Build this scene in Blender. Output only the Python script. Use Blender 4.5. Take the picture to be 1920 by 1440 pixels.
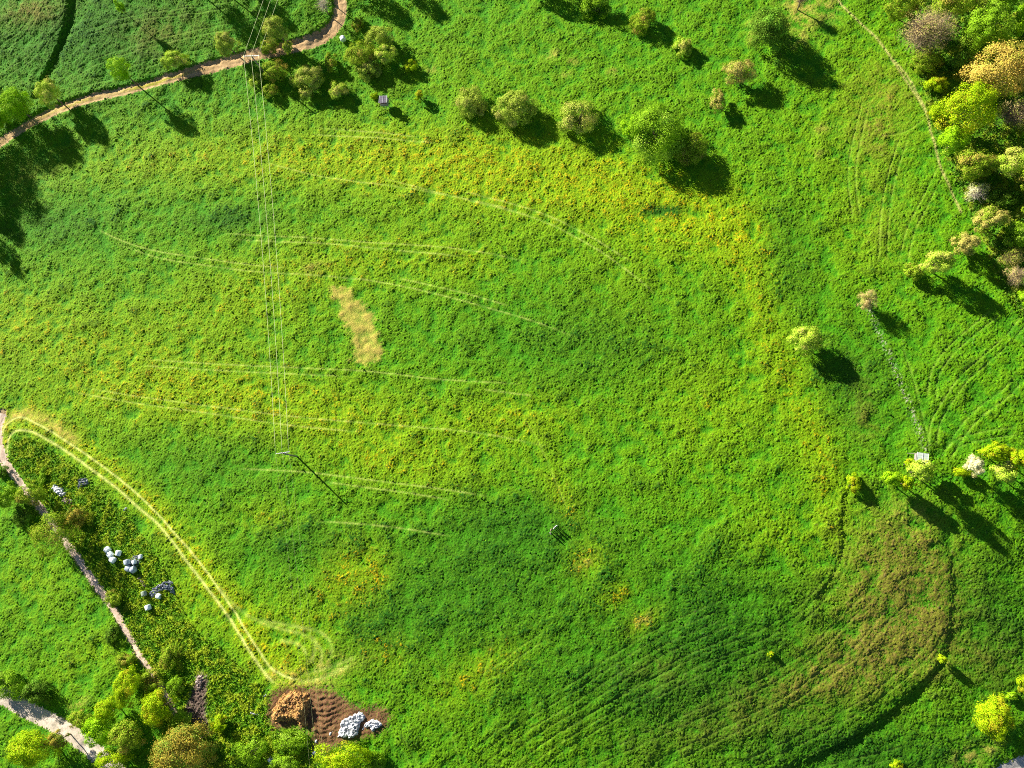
import bpy, math, random
import numpy as np
from mathutils import Vector, Matrix
from math import radians, sin, cos, pi

for o in list(bpy.data.objects):
    bpy.data.objects.remove(o)
scene = bpy.context.scene
COL = scene.collection

# ------------------------------------------------------------------ camera
FPX, ALT = 1333.0, 160.0
_d = Vector((211, -272, -FPX)).normalized()          # where straight down lies in the view
Q = _d.rotation_difference(Vector((0, 0, -1)))
RM = np.array(Q.to_matrix())
cam_data = bpy.data.cameras.new('camera')
cam = bpy.data.objects.new('camera', cam_data)
COL.objects.link(cam)
cam.location = (0, 0, ALT)
cam.rotation_mode = 'QUATERNION'
cam.rotation_quaternion = Q
cam_data.sensor_width = 36
cam_data.lens = FPX / 1920 * 36
cam_data.clip_end = 9000
scene.camera = cam

# ------------------------------------------------------------------ light
SUN_AZ = radians(-40.5)        # direction shadows run on the ground
SUN_EL = math.atan(0.43)
to_sun = Vector((-cos(SUN_AZ) * cos(SUN_EL), -sin(SUN_AZ) * cos(SUN_EL), sin(SUN_EL)))
w = bpy.data.worlds.new('World')
scene.world = w
w.use_nodes = True
nt = w.node_tree
sky = nt.nodes.new('ShaderNodeTexSky')
sky.sky_type = 'NISHITA'
sky.sun_disc = False
sky.altitude = 1500
sky.air_density = 0.75
sky.dust_density = 0.1
sky.sun_elevation = SUN_EL
sky.sun_rotation = math.atan2(to_sun.x, to_sun.y)
nt.nodes['Background'].inputs['Strength'].default_value = 0.05
nt.links.new(sky.outputs[0], nt.nodes['Background'].inputs['Color'])
sd = bpy.data.lights.new('sun', 'SUN')
sd.energy = 5.0
sd.angle = radians(0.5)
sd.color = (1.0, 0.95, 0.84)
sun = bpy.data.objects.new('sun', sd)
COL.objects.link(sun)
sun.location = (-100, 90, 120)
sun.rotation_mode = 'QUATERNION'
sun.rotation_quaternion = to_sun.to_track_quat('Z', 'Y')
scene.view_settings.view_transform = 'Standard'
scene.view_settings.look = 'None'
scene.view_settings.gamma = 1
scene.view_settings.exposure = 1.42
scene.cycles.use_denoising = False
scene.cycles.filter_width = 1.0
scene.cycles.max_bounces = 6

# ------------------------------------------------------------------ terrain
def softplus(t, wd):
    t = np.asarray(t, float) / wd
    return wd * np.where(t > 20, t, np.log1p(np.exp(np.minimum(t, 20))))

def sstep(a, b, t):
    t = np.clip((np.asarray(t, float) - a) / (b - a), 0, 1)
    return t * t * (3 - 2 * t)

def terrain(x, y):
    x = np.asarray(x, float); y = np.asarray(y, float)
    s = 0.45 * x - 0.89 * y
    z = -0.17 * (softplus(s - 24, 7) - softplus(s - 170, 30))
    s3 = 0.99 * y - 0.1 * x
    z = z + 0.13 * (softplus(s3 - 122, 2.5) - softplus(s3 - 260, 20)) * sstep(-66, -88, x)
    return z

def ray(u, v):
    return RM @ np.array([(u - 960) / FPX, -(v - 720) / FPX, -1.0])

def G(u, v, dz=0.0):
    """point of the land (raised by dz) that lies at this place of the photograph"""
    r = ray(u, v)
    z = dz
    for _ in range(12):
        k = (z - ALT) / r[2]
        x, y = r[0] * k, r[1] * k
        z = float(terrain(x, y)) + dz
    return np.array([x, y, z])

def mpp(u, v):
    """metres per photograph pixel there"""
    p = G(u, v)
    q = RM.T @ (p - np.array([0, 0, ALT]))
    return -q[2] / FPX

def GP(pts, n=1):
    """pixel polyline -> smooth ground polyline (Catmull-Rom)"""
    P = np.array([G(*p)[:2] for p in pts])
    if n <= 1 or len(P) < 3:
        return P
    E = np.vstack([2 * P[0] - P[1], P, 2 * P[-1] - P[-2]])
    out = []
    for i in range(1, len(E) - 2):
        for t in np.arange(n) / n:
            a, b, c, d = E[i - 1], E[i], E[i + 1], E[i + 2]
            out.append(.5 * (2 * b + (c - a) * t + (2 * a - 5 * b + 4 * c - d) * t ** 2 + (3 * b - a - 3 * c + d) * t ** 3))
    out.append(P[-1])
    return np.array(out)

# grid: dense where the photograph looks, then widening to the horizon
X0, X1, Y0, Y1, DX = -192.0, 104.0, -68.0, 162.0, 0.2
gx = np.arange(X0, X1 + 1e-6, DX)
gy = np.arange(Y0, Y1 + 1e-6, DX)
NX, NY = len(gx), len(gy)
GX, GY = np.meshgrid(gx, gy)           # [NY, NX]
rng = np.random.default_rng(11)

_fx = np.fft.rfftfreq(NX, DX)[None, :]
_fy = np.fft.fftfreq(NY, DX)[:, None]
def fnoise(l0, l1, seed, ang=None, stretch=1.0):
    """band-limited noise with wavelengths l0..l1 metres, unit deviation"""
    r = np.random.default_rng(seed)
    f = np.fft.rfft2(r.standard_normal((NY, NX)))
    fx, fy = _fx, _fy
    if ang is not None:
        c, s = cos(ang), sin(ang)
        fa = (c * fx + s * fy) * stretch
        fb = -s * fx + c * fy
        k = np.sqrt(fa ** 2 + fb ** 2) + 1e-9
    else:
        k = np.sqrt(fx ** 2 + fy ** 2) + 1e-9
    b = np.exp(-(k * l0) ** 2 * 0.5) * (1 - np.exp(-(k * l1) ** 2 * 1.5))
    g = np.fft.irfft2(f * b, s=(NY, NX))
    return g / g.std()

def blur(a, sig):
    f = np.fft.rfft2(a)
    return np.fft.irfft2(f * np.exp(-2 * (pi * sig) ** 2 * (_fx ** 2 + _fy ** 2)), s=(NY, NX))

def linefield(P, M):
    """distance, signed side and 0..1 run along polyline P within M metres"""
    D = np.full((NY, NX), 1e3); S = np.zeros((NY, NX)); T = np.zeros((NY, NX))
    L = np.r_[0, np.cumsum(np.hypot(*np.diff(P, axis=0).T))]
    for i in range(len(P) - 1):
        a, b = P[i], P[i + 1]
        i0 = max(0, int((min(a[0], b[0]) - M - X0) / DX)); i1 = min(NX, int((max(a[0], b[0]) + M - X0) / DX) + 2)
        j0 = max(0, int((min(a[1], b[1]) - M - Y0) / DX)); j1 = min(NY, int((max(a[1], b[1]) + M - Y0) / DX) + 2)
        if i1 <= i0 or j1 <= j0:
            continue
        x = GX[j0:j1, i0:i1]; y = GY[j0:j1, i0:i1]
        d = b - a; l2 = d @ d + 1e-9
        t = np.clip(((x - a[0]) * d[0] + (y - a[1]) * d[1]) / l2, 0, 1)
        ex = x - a[0] - t * d[0]; ey = y - a[1] - t * d[1]
        dist = np.hypot(ex, ey)
        m = dist < D[j0:j1, i0:i1]
        D[j0:j1, i0:i1][m] = dist[m]
        S[j0:j1, i0:i1][m] = np.sign(d[0] * ey - d[1] * ex)[m]
        T[j0:j1, i0:i1][m] = ((L[i] + t * (L[i + 1] - L[i])) / L[-1])[m]
    return D, S, T

def polymask(pts, soft=0.5):
    P = np.array([G(*p)[:2] for p in pts])
    m = np.zeros((NY, NX), bool)
    n = len(P)
    for i in range(n):
        a, b = P[i], P[(i + 1) % n]
        c = ((a[1] > GY) != (b[1] > GY))
        with np.errstate(divide='ignore', invalid='ignore'):
            xx = (b[0] - a[0]) * (GY - a[1]) / (b[1] - a[1] + 1e-12) + a[0]
        m ^= c & (GX < xx)
    return blur(m.astype(float), soft)

def blob(u, v, ru, rv, ang=0):
    p = G(u, v); k = mpp(u, v)
    dx = GX - p[0]; dy = GY - p[1]
    c, s = cos(ang), sin(ang)
    a = (c * dx + s * dy) / (ru * k); b = (-s * dx + c * dy) / (rv * k)
    return np.exp(-(a * a + b * b))

NT = fnoise(0.7, 1.6, 9)
TUFT = np.clip(NT - 2.45, 0, 1.2) * (fnoise(6, 30, 12) > 0.3)
N1 = fnoise(0.20, 0.5, 1)               # tufts
N2 = fnoise(0.55, 1.7, 2, SUN_AZ, 0.75)  # clumps
N3 = fnoise(3, 9, 3)
N4 = fnoise(9, 40, 4)
NS = fnoise(0.9, 4, 5, radians(-8), 0.35)   # streaks left by mowing
NF = rng.random((NY, NX))
NE = fnoise(0.6, 3, 6)

ROADS = {
 'dirt_track': dict(pts=[(-60, 312), (-30, 290), (0, 268), (40, 240), (90, 212), (150, 190), (225, 171), (300, 151), (370, 132), (430, 115), (485, 100), (540, 89), (590, 74), (622, 54), (637, 28), (637, 0), (628, -40)], w=[2.6, 2.6, 2.6, 2.6, 2.7, 2.6, 2.4, 2.4, 2.6, 3.4, 3.4, 3.4, 3.4, 3.6, 3.8, 3.2, 3.0]),
 'gravel_path': dict(pts=[(4, 775), (-4, 800), (-3, 835), (10, 866), (30, 896), (50, 922), (75, 952), (100, 985), (130, 1025), (160, 1070), (190, 1110), (215, 1146), (240, 1190), (262, 1230), (285, 1262), (310, 1300), (330, 1340)], w=[2.6, 2.6, 2.3, 2.0, 1.9, 1.8, 1.8, 1.8, 1.9, 1.9, 1.8, 1.8, 1.7, 1.6, 1.4, 1.4, 1.4]),
 'gravel_road': dict(pts=[(-50, 1280), (0, 1303), (45, 1328), (98, 1355), (130, 1373), (158, 1394), (200, 1428), (250, 1475)], w=[3.7] * 8),
 'paved_road': dict(pts=[(1790, 1520), (1850, 1478), (1900, 1452), (1960, 1428), (2030, 1405)], w=[5.0] * 5),
}
zmic = np.zeros((NY, NX))
road_m = np.zeros((NY, NX))
for nm, r in ROADS.items():
    P = GP(r['pts'], 5)
    Wd = np.interp(np.linspace(0, 1, len(P)), np.linspace(0, 1, len(r['w'])), r['w'])
    r['P'], r['W'] = P, Wd
    D, S, T = linefield(P, 6)
    hw = np.interp(T, np.linspace(0, 1, len(Wd)), Wd) / 2
    road_m = np.maximum(road_m, 1 - sstep(-0.35, 0.25, D - hw + 0.16 * NE))
    r['D'] = D

# banks and ditches: line, a place on the high side, height, width
bank = np.zeros((NY, NX)); steep = np.zeros((NY, NX))
def add_bank(pts, hi, h, wd=1.6, back=14.0, hs=None, M=30):
    global bank
    P = GP(pts, 4)
    D, S, T = linefield(P, M)
    p = G(*hi)[:2]
    j = int((p[1] - Y0) / DX); i = int((p[0] - X0) / DX)
    sg = -S[j, i] if S[j, i] else -1
    sdv = np.where(D < 500, D * S * sg, -99) + 0.25 * NE * (D < 5)     # positive on the low side
    H = h if hs is None else np.interp(T, np.linspace(0, 1, len(hs)), hs)
    end = sstep(0, 0.06, T) * sstep(1, 0.94, T)
    v = -sstep(-wd / 2, wd / 2, sdv) * np.exp(-np.maximum(sdv, 0) / back) * H * end
    v *= (D < 500) * sstep(M, M * .7, np.where(D < 500, D, M))
    bank += v
add_bank([(1768, 930), (1772, 985), (1780, 1040), (1786, 1100), (1784, 1150), (1778, 1200), (1765, 1240), (1725, 1285), (1660, 1342), (1590, 1388), (1500, 1430), (1400, 1470)], (1600, 1150), 1, 1.5, 9,
         hs=[0.15, .25, .3, .32, .36, .45, .85, .85, .75, .7, .6, .45, .3], M=22)
add_bank([(132, -30), (130, 0), (118, 55), (96, 110), (75, 150), (58, 190)], (60, 60), 1.1, 1.6, 5, M=14)
add_bank([(0, 252), (40, 224), (90, 200), (150, 180), (225, 161), (300, 141), (370, 121), (430, 104), (480, 90)], (200, 100), 0.55, 0.7, 2.5, M=8)
add_bank([(490, 92), (540, 80), (585, 64), (612, 46), (624, 20), (624, -10)], (560, 30), 0.6, 0.7, 2.5, M=8)
add_bank([(1840, 480), (1880, 545), (1925, 605), (1960, 650)], (1800, 600), 0.5, 1.2, 4, M=10)
add_bank([(1597, 905), (1583, 930), (1577, 970), (1578, 1010), (1572, 1046), (1551, 1090), (1525, 1130)], (1500, 1000), 0.28, 0.8, 4, M=9)

# ruts and tracks: (points, width m, depth m, paleness, colour kind)
pale = np.zeros((NY, NX)); rut = np.zeros((NY, NX)); rutmask = np.zeros((NY, NX))
def track(pts, wd=0.4, depth=0.1, p=0.5, par=()):
    global pale, rut, rutmask
    P0 = GP(pts, 4)
    d = np.gradient(P0, axis=0); d /= np.hypot(*d.T)[:, None] + 1e-9
    nrm = np.c_[-d[:, 1], d[:, 0]]
    for off in (0,) + tuple(par):
        P = P0 + nrm * off
        D, S, T = linefield(P, 3)
        ef = .02 if p > .9 else .12
        end = sstep(0, ef, T) * sstep(1, 1 - ef, T)
        brk = sstep(-1.3, 0.1, N3 * np.sign(off + .01) + 0.5 * NE) if p < .9 else 1.0 + 0 * NE
        g = np.exp(-(D / wd) ** 2 * 1.4) * end
        pale = np.maximum(pale, g * p * (0.4 + 0.6 * brk))
        rut -= g * depth * (0.45 + 0.55 * brk)
        rutmask = np.maximum(rutmask, g)

A_OUT = [(4, 822), (8, 802), (20, 788), (40, 782), (65, 792), (93, 807), (133, 833), (170, 858), (208, 886), (250, 920), (292, 960), (333, 1006), (365, 1043), (400, 1089), (433, 1138), (457, 1176), (484, 1217), (508, 1253), (544, 1271), (565, 1274)]
A_IN = [(14, 862), (13, 838), (18, 817), (30, 808), (48, 807), (67, 812), (93, 827), (125, 847), (158, 870), (192, 895), (225, 920), (260, 953), (292, 979), (323, 1014), (354, 1058), (385, 1098), (417, 1141), (443, 1181), (472, 1226), (496, 1262), (517, 1284)]
track(A_OUT, 0.30, 0.07, 1.0); track(A_IN, 0.38, 0.07, 1.0)
pl = 0.42
for L in [[(590, 240), (640, 243), (720, 250), (790, 256)], [(580, 252), (660, 256), (750, 262), (830, 270)],
          [(165, 420), (230, 452), (300, 472), (400, 487), (475, 497), (550, 503)], [(200, 450), (300, 484), (400, 499), (475, 509), (562, 514), (680, 524), (775, 541), (875, 566), (1000, 602), (1110, 645)],
          [(740, 520), (800, 533), (880, 552), (960, 575)],
          [(400, 437), (500, 442), (600, 447), (700, 455), (800, 461), (900, 472), (1000, 492)], [(420, 448), (520, 453), (620, 457), (700, 465), (800, 474), (880, 484)],
          [(250, 672), (400, 682), (575, 690), (700, 697), (825, 711), (1000, 721)], [(250, 684), (400, 694), (530, 700), (660, 706)],
          [(120, 720), (250, 742), (400, 762), (560, 782), (750, 798), (900, 812), (1050, 842)], [(120, 732), (250, 755), (400, 776), (540, 797), (700, 812)],
          [(430, 878), (560, 884), (640, 893), (720, 903), (850, 920), (930, 934)], [(600, 902), (680, 913), (750, 922), (850, 938)],
          [(590, 977), (660, 981), (750, 990), (850, 1006)],
          [(700, 330), (850, 368), (1000, 408), (1100, 456), (1180, 510), (1240, 562)], [(860, 356), (1000, 394), (1100, 440), (1190, 496)],
          [(905, 730), (1000, 742)], [(480, 300), (600, 330), (760, 352), (900, 378), (1010, 408)]]:
    track(L, 0.22, 0.03, pl)
for L in [[(400, 1085), (440, 1135), (480, 1163), (530, 1180), (575, 1192), (600, 1215), (602, 1240), (590, 1268)], [(470, 1160), (540, 1172), (600, 1186), (622, 1215), (612, 1250)], [(585, 1190), (592, 1215), (580, 1245)],
          [(560, 1268), (600, 1256), (640, 1243), (670, 1228)], [(550, 1280), (600, 1272), (660, 1245)], [(520, 1200), (560, 1208), (578, 1230)]]:
    track(L, 0.5, 0.04, .32)
for L, par in [([(980, 780), (1010, 830), (1040, 900), (1065, 960)], ()),
          ([(1765, 300), (1730, 370), (1700, 430), (1684, 500)], (1.7,)), ([(1690, 250), (1664, 330), (1650, 420), (1648, 500)], (1.7,)),
          ([(1620, 180), (1600, 260), (1590, 330), (1600, 420)], (1.6,)), ([(1738, 218), (1700, 245), (1650, 256)], ()),
          ([(1868, 575), (1802, 628), (1762, 668), (1743, 708), (1738, 760)], (1.7,)), ([(1912, 698), (1875, 735), (1840, 760), (1802, 798), (1762, 860)], (1.7,)),
          ([(1890, 625), (1840, 670), (1800, 705), (1762, 760), (1744, 800), (1738, 845)], (1.7,)), ([(1910, 800), (1850, 808), (1797, 822), (1765, 850)], (1.6,)),
          ([(1690, 640), (1715, 720), (1735, 800), (1742, 850)], ()), ([(1900, 640), (1930, 600)], (1.7,))]:
    track(L, 0.26, 0.12, 0.12, par)
for L, par in [([(1697, 1085), (1688, 1116), (1645, 1162), (1601, 1215), (1542, 1256), (1470, 1308), (1380, 1354), (1280, 1402), (1190, 1450)], (1.8,)),
          ([(1640, 1085), (1624, 1110), (1572, 1162), (1513, 1221), (1443, 1264), (1367, 1304), (1250, 1356), (1100, 1424), (1050, 1450)], (1.8,)),
          ([(1757, 1150), (1747, 1192), (1703, 1244), (1645, 1291), (1601, 1322), (1500, 1377), (1400, 1425), (1330, 1460)], (1.8,)),
          ([(1400, 1140), (1330, 1172), (1251, 1207), (1173, 1254), (1079, 1316), (1001, 1363), (920, 1422), (890, 1450)], (1.7, -1.9, -3.6, 3.8)),
          ([(1500, 1160), (1420, 1205), (1330, 1240), (1230, 1290), (1130, 1345), (1040, 1400), (980, 1450)], (1.7, -1.9)),
          ([(1570, 1010), (1566, 1048), (1540, 1092), (1500, 1135), (1450, 1170)], (1.2, 2.6)),
          ([(1032, 1194), (1000, 1214), (970, 1235), (939, 1260), (901, 1281)], (-1.6,)), ([(925, 1195), (915, 1235), (900, 1280), (885, 1310)], ()),
          ([(1700, 1400), (1600, 1425), (1500, 1450)], (1.8,)), ([(1760, 1320), (1755, 1380), (1740, 1430)], ()), ([(1560, 1395), (1450, 1452)], ()),
          ([(0, 150), (60, 110), (120, 40), (150, 0)], (1.8,)), ([(110, 165), (180, 120), (280, 88), (400, 60), (520, 40)], (1.7,)),
          ([(150, 70), (250, 40), (380, 22), (460, 10)], (1.7,)), ([(120, 170), (200, 150), (300, 118), (400, 98)], (1.6,)), ([(0, 100), (50, 60), (90, 0)], (2,)),
          ([(740, 1380), (760, 1420), (775, 1450)], (1.6,)), ([(815, 1330), (850, 1390), (865, 1450)], ())]:
    track(L, 0.24, 0.09, 0.06, par)
FOOT = [(1560, -20), (1575, 5), (1600, 32), (1640, 68), (1665, 100), (1690, 138), (1718, 180), (1738, 215), (1745, 245), (1756, 282), (1766, 320), (1785, 360), (1802, 398)]
foot = np.zeros((NY, NX))
for L, wd in ((FOOT, 0.24), ([(1676, 112), (1703, 145), (1725, 185), (1739, 214)], 0.2)):
    D, S, T = linefield(GP(L, 4), 3)
    foot = np.maximum(foot, np.exp(-(D / wd) ** 2) * (0.55 + 0.3 * sstep(-.5, .8, NE)))

# ---- zones
clip01 = lambda a: np.clip(a, 0, 1)
Dm, _, _ = linefield(GP(A_OUT, 3), 20)
yel = 0.10 + 0 * GX
for b in [(600, 300, 350, 70, -.1, .75), (950, 330, 300, 90, -.25, .8), (1250, 390, 190, 70, -.5, .7), (1380, 420, 60, 90, .3, .3), (1420, 560, 50, 130, .2, .5), (1500, 750, 50, 150, .3, .45), (1545, 900, 36, 150, .1, .45),
          (1330, 750, 120, 110, .3, .45), (150, 640, 260, 110, 0, .55), (300, 740, 260, 70, 0, .6), (620, 780, 260, 70, -.1, .65), (760, 880, 200, 50, -.1, .5), (480, 560, 180, 100, 0, .45), (700, 480, 220, 70, 0, .5),
          (250, 310, 170, 50, 0, .3), (880, 500, 90, 40, 0, .3), (980, 780, 130, 60, 0, .5), (640, 1080, 60, 80, 0, .8), (700, 1080, 40, 60, 0, .8), (720, 1220, 60, 40, 0, .75), (500, 970, 70, 30, 0, .6), (1060, 940, 30, 70, .5, .7), (1100, 1050, 40, 30, .5, 1.0), (1155, 1115, 40, 22, .5, 1.0), (1205, 1165, 40, 18, .6, 1.2),
          (560, 1190, 110, 60, -.5, .6), (1180, 540, 120, 120, 0, .3), (1450, 1000, 90, 60, 0, .4), (930, 1240, 90, 40, .5, .6), (860, 1290, 90, 50, .4, .35), (1050, 1370, 120, 50, .4, .3), (860, 130, 180, 60, 0, .2), (1500, 280, 90, 90, 0, .2), (1640, 180, 90, 150, 0, .35), (1090, 200, 200, 60, 0, .15), (60, 1090, 90, 60, 0, .35), (340, 1150, 60, 90, .4, .6), (20, 590, 90, 60, 0, .4), (170, 1230, 80, 40, .4, .4), (1620, 430, 90, 100, 0, .25)]:
    yel = yel + blob(*b[:4], b[4]) * b[5]
yel = yel + 0.9 * np.exp(-(Dm / 3.8) ** 2)
patch = clip01(yel * 0.85 + (0.15 * N3 + 0.15 * NS + 0.10 * N4) * (0.35 + yel))
flower = sstep(0.62, 1.15, yel * (0.50 + 0.42 * N3 + 0.34 * NE))

dark = np.zeros((NY, NX))
for b in [(900, 1100, 260, 150, 0, .35), (1100, 640, 220, 110, 0, .28), (1350, 1150, 180, 130, 0, .4), (1250, 1320, 350, 110, 0, .35), (1650, 1420, 200, 60, 0, .4), (180, 60, 260, 110, 0, .42), (420, 870, 160, 60, 0, .2), (1000, 980, 150, 60, 0, .3),
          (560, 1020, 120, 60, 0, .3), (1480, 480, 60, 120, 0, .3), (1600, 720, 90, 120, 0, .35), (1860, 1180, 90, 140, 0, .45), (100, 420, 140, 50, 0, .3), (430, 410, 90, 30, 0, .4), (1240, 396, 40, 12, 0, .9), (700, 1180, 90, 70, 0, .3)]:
    dark += blob(*b[:4], b[4]) * b[5]
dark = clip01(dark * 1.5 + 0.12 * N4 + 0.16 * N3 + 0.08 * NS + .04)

dry = np.zeros((NY, NX))
dryp = polymask([(612, 538), (655, 540), (662, 560), (690, 575), (703, 592), (700, 610), (714, 640), (714, 670), (690, 685), (658, 680), (664, 650), (660, 625), (640, 600), (637, 570)], 0.9)
dry = np.maximum(dry, sstep(0.1, 0.9, dryp + 0.16 * NE + 0.14 * N3) * sstep(0.02, 0.35, dryp))
for b in [(590, 500, 22, 14, .3, .5), (1500, 25, 30, 45, .3, .9), (1545, 15, 22, 30, 0, .8), (1500, 72, 26, 14, .5, .6), (1035, 103, 13, 9, 0, .7), (1075, 116, 10, 7, 0, .6), (1150, 136, 10, 8, 0, .6), (1060, 140, 12, 6, 0, .4), (1410, 60, 10, 26, 0, .6),
          (570, 1275, 60, 16, -.2, .7), (600, 1250, 40, 14, .5, .6), (640, 1250, 50, 10, .3, .35), (1815, 1420, 26, 16, .4, .8), (1850, 1405, 26, 10, .6, .6), (1100, 1055, 20, 12, .5, .35), (1205, 1165, 26, 9, .6, .5), (1700, 960, 40, 22, 0, .3), (1535, 645, 16, 10, 0, .2), (810, 130, 12, 7, 0, .5), (145, 1320, 20, 8, .5, .7), (1545, 240, 18, 9, .3, .5), (1530, 290, 12, 8, .3, .4)]:
    dry = np.maximum(dry, blob(*b[:4], b[4]) * b[5] * sstep(-1.4, 0.6, N3 + NE))
D5, _, _ = linefield(GP([(-6, 840), (0, 808), (12, 788), (44, 776), (80, 786), (112, 806), (140, 826)], 4), 8)
dry = np.maximum(dry, 0.95 * np.exp(-(D5 / 1.5) ** 2) * sstep(-2.2, 0.0, NE + N1 * .3))
D6, _, _ = linefield(GP([(508, 1262), (545, 1288), (590, 1278), (640, 1258)], 4), 8)
dry = np.maximum(dry, 0.75 * np.exp(-(D6 / 1.6) ** 2) * sstep(-1, 0.8, NE + N1 * .4))

brown = np.zeros((NY, NX))
for b in [(1690, 1030, 100, 90, 0, .6), (1680, 1150, 110, 110, .6, .85), (1560, 1260, 130, 60, .5, .55), (1650, 1220, 90, 60, .6, .5), (1740, 1120, 50, 90, 0, .6), (1650, 170, 60, 60, 0, .5), (1640, 250, 60, 50, .3, .45), (1650, 380, 60, 130, 0, .25), (60, 20, 60, 30, 0, .7), (300, 60, 80, 40, 0, .45), (1620, 760, 22, 60, 0, .35), (1640, 800, 70, 20, 0, .2), (1380, 1340, 200, 50, .4, .35), (1850, 1240, 70, 50, 0, .35), (50, 330, 60, 40, 0, .4), (1240, 1260, 60, 30, 0, .3)]:
    brown += blob(*b[:4], b[4]) * b[5]
brown = clip01(brown * 1.1 * (0.74 + 0.2 * N3 + 0.12 * NE + 0.14 * N4 + .18 * NS))
Dst, _, _ = linefield(GP([(1630, 580), (1665, 660), (1690, 722), (1715, 785), (1735, 840)], 3), 4)
stony = np.exp(-(Dst / 0.6) ** 2) * sstep(0.6, 1.3, NE + .5 * N1)

mud_poly = [(506, 1300), (540, 1288), (590, 1290), (616, 1292), (640, 1304), (660, 1322), (690, 1330), (715, 1322), (732, 1338), (728, 1362), (700, 1378), (655, 1388), (625, 1402), (600, 1425), (584, 1408), (588, 1368), (560, 1362), (515, 1368), (500, 1350)]
mud = sstep(0.25, 0.8, polymask(mud_poly, 1.0) + 0.17 * NE + 0.09 * N1) * sstep(0.01, 0.15, polymask(mud_poly, 1.0))
scrub = sstep(0.2, 0.8, polymask([(375, 1255), (362, 1290), (345, 1330), (360, 1360), (395, 1380), (385, 1330), (392, 1270)], 0.8) + .15 * NE)
rough = sstep(0.35, 0.65, polymask([(24, 822), (60, 822), (120, 862), (165, 900), (222, 955), (270, 1010), (318, 1085), (352, 1170), (420, 1225), (480, 1280), (505, 1310), (510, 1365), (580, 1375), (596, 1440), (600, 1500), (400, 1500), (270, 1320), (240, 1190), (186, 1085), (112, 985), (52, 905), (14, 850)], 1.2) + .12 * NE)
rough2 = sstep(0.35, 0.65, polymask([(1700, -40), (1720, 130), (1752, 240), (1790, 340), (1840, 440), (1880, 540), (1960, 640), (2100, 640), (2100, -80)], 1.2) + .12 * NE)
rough3 = sstep(0.35, 0.65, polymask([(-60, 860), (0, 880), (60, 960), (100, 1040), (150, 1120), (205, 1190), (220, 1260), (190, 1320), (100, 1320), (20, 1265), (-60, 1240), (-60, 1500), (300, 1500), (300, 1330), (240, 1200), (130, 1040), (20, 900)], 1.0)) * 0
roughA = clip01(rough + rough2)

# ---- heights
amp = (1 - 0.75 * dry) * (1 - 0.3 * brown) * (1 - mud) * (1 - road_m) * (1 - 0.95 * clip01(rutmask * 1.1))
vary = 1 + 0.13 * np.clip(N4 + .5 * N3, -1.2, 1.6)
mic = amp * vary * (0.040 * N1 + 0.026 * N2 + 0.035 * np.maximum(N2 - 0.7, 0) ** 2 + 0.026 * NS)
mic += roughA * (0.05 * N2 + 0.07 * np.abs(NE))
mic += amp * 0.20 * np.exp(-((NE - 2.9) / 0.5) ** 2) * (1 - dry)
Ptr = G(600, 1340)
ridge = np.sin((GY - 0.06 * (GX - Ptr[0]) ** 2) * 2 * pi / 1.15 + 0.8 * N3) * 0.10
mic += mud * (ridge * blob(600, 1335, 42, 50) * 1.2 + 0.035 * N1 + 0.03 * NE)
for u0 in (588, 602, 615):
    D7, _, _ = linefield(GP([(u0, 1298), (u0 + 5, 1340), (u0 + 10, 1392)], 3), 2)
    mic -= 0.08 * np.exp(-(D7 / 0.25) ** 2); pale = np.maximum(pale, 0.22 * np.exp(-(D7 / 0.16) ** 2))
mic += amp * 0.45 * TUFT * (1 - dry)
und = 0.10 * N4 + 0.05 * N3
ZS = terrain(GX, GY) + und + bank                    # smooth land
rim = sstep(0, 14, GX - X0) * sstep(0, 14, X1 - GX) * sstep(0, 14, GY - Y0) * sstep(0, 14, Y1 - GY)
ZS = terrain(GX, GY) + (und + bank) * rim
Z = ZS + (mic + rut) * rim - 0.16 * road_m
Z += 0.1 * (1 - road_m) * sum(np.exp(-(np.maximum(r['D'] - r['W'].mean() / 2 - .5, 0) / 0.6) ** 2) for r in ROADS.values()).clip(0, 1) * 0.6

def land(x, y):
    i = (x - X0) / DX; j = (y - Y0) / DX
    if i < 0 or j < 0 or i >= NX - 1 or j >= NY - 1:
        return float(terrain(x, y))
    a, b = int(i), int(j); s, t = i - a, j - b
    return float(ZS[b, a] * (1 - s) * (1 - t) + ZS[b, a + 1] * s * (1 - t) + ZS[b + 1, a] * (1 - s) * t + ZS[b + 1, a + 1] * s * t)

# ---- colours of what grows there
def mixc(C, c, m):
    m = np.asarray(m)[..., None]
    return C * (1 - m) + np.array(c) * m
C = np.ones((NY, NX, 3)) * np.array([0.050, 0.205, 0.003])
C = mixc(C, (0.135, 0.315, 0.001), clip01(0.36 + 0.24 * N3 + 0.16 * N4 + 0.16 * N1))
C = mixc(C, (0.255, 0.37, 0.001), patch)
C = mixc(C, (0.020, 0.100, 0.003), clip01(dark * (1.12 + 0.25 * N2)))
C = mixc(C, (0.03, 0.16, 0.004), clip01(TUFT * 2.2))
C = mixc(C, (0.19, 0.185, 0.02), brown * 0.85)
C = mixc(C, (0.22, 0.13, 0.04), clip01(brown - 0.45) * sstep(0, 1.2, NE))
fl = flower * (NF > 0.66)
C = mixc(C, (0.60, 0.38, 0.002), fl * 0.62)
C = mixc(C, (0.45, 0.35, 0.07), clip01(dry * (0.66 + 0.14 * N1 + .12 * N3)))
C = mixc(C, (0.54, 0.58, 0.14), clip01(pale) * (1 - .35 * (NF > .8)))
C = mixc(C, (0.50, 0.42, 0.14), clip01(foot))
C = mixc(C, (0.45, 0.40, 0.30), stony * .7)
C = mixc(C, (0.075, 0.19, 0.006), roughA * 0.7)
C = mixc(C, (0.30, 0.34, 0.015), roughA * sstep(-0.2, 1.2, N3) * 0.6)
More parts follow.
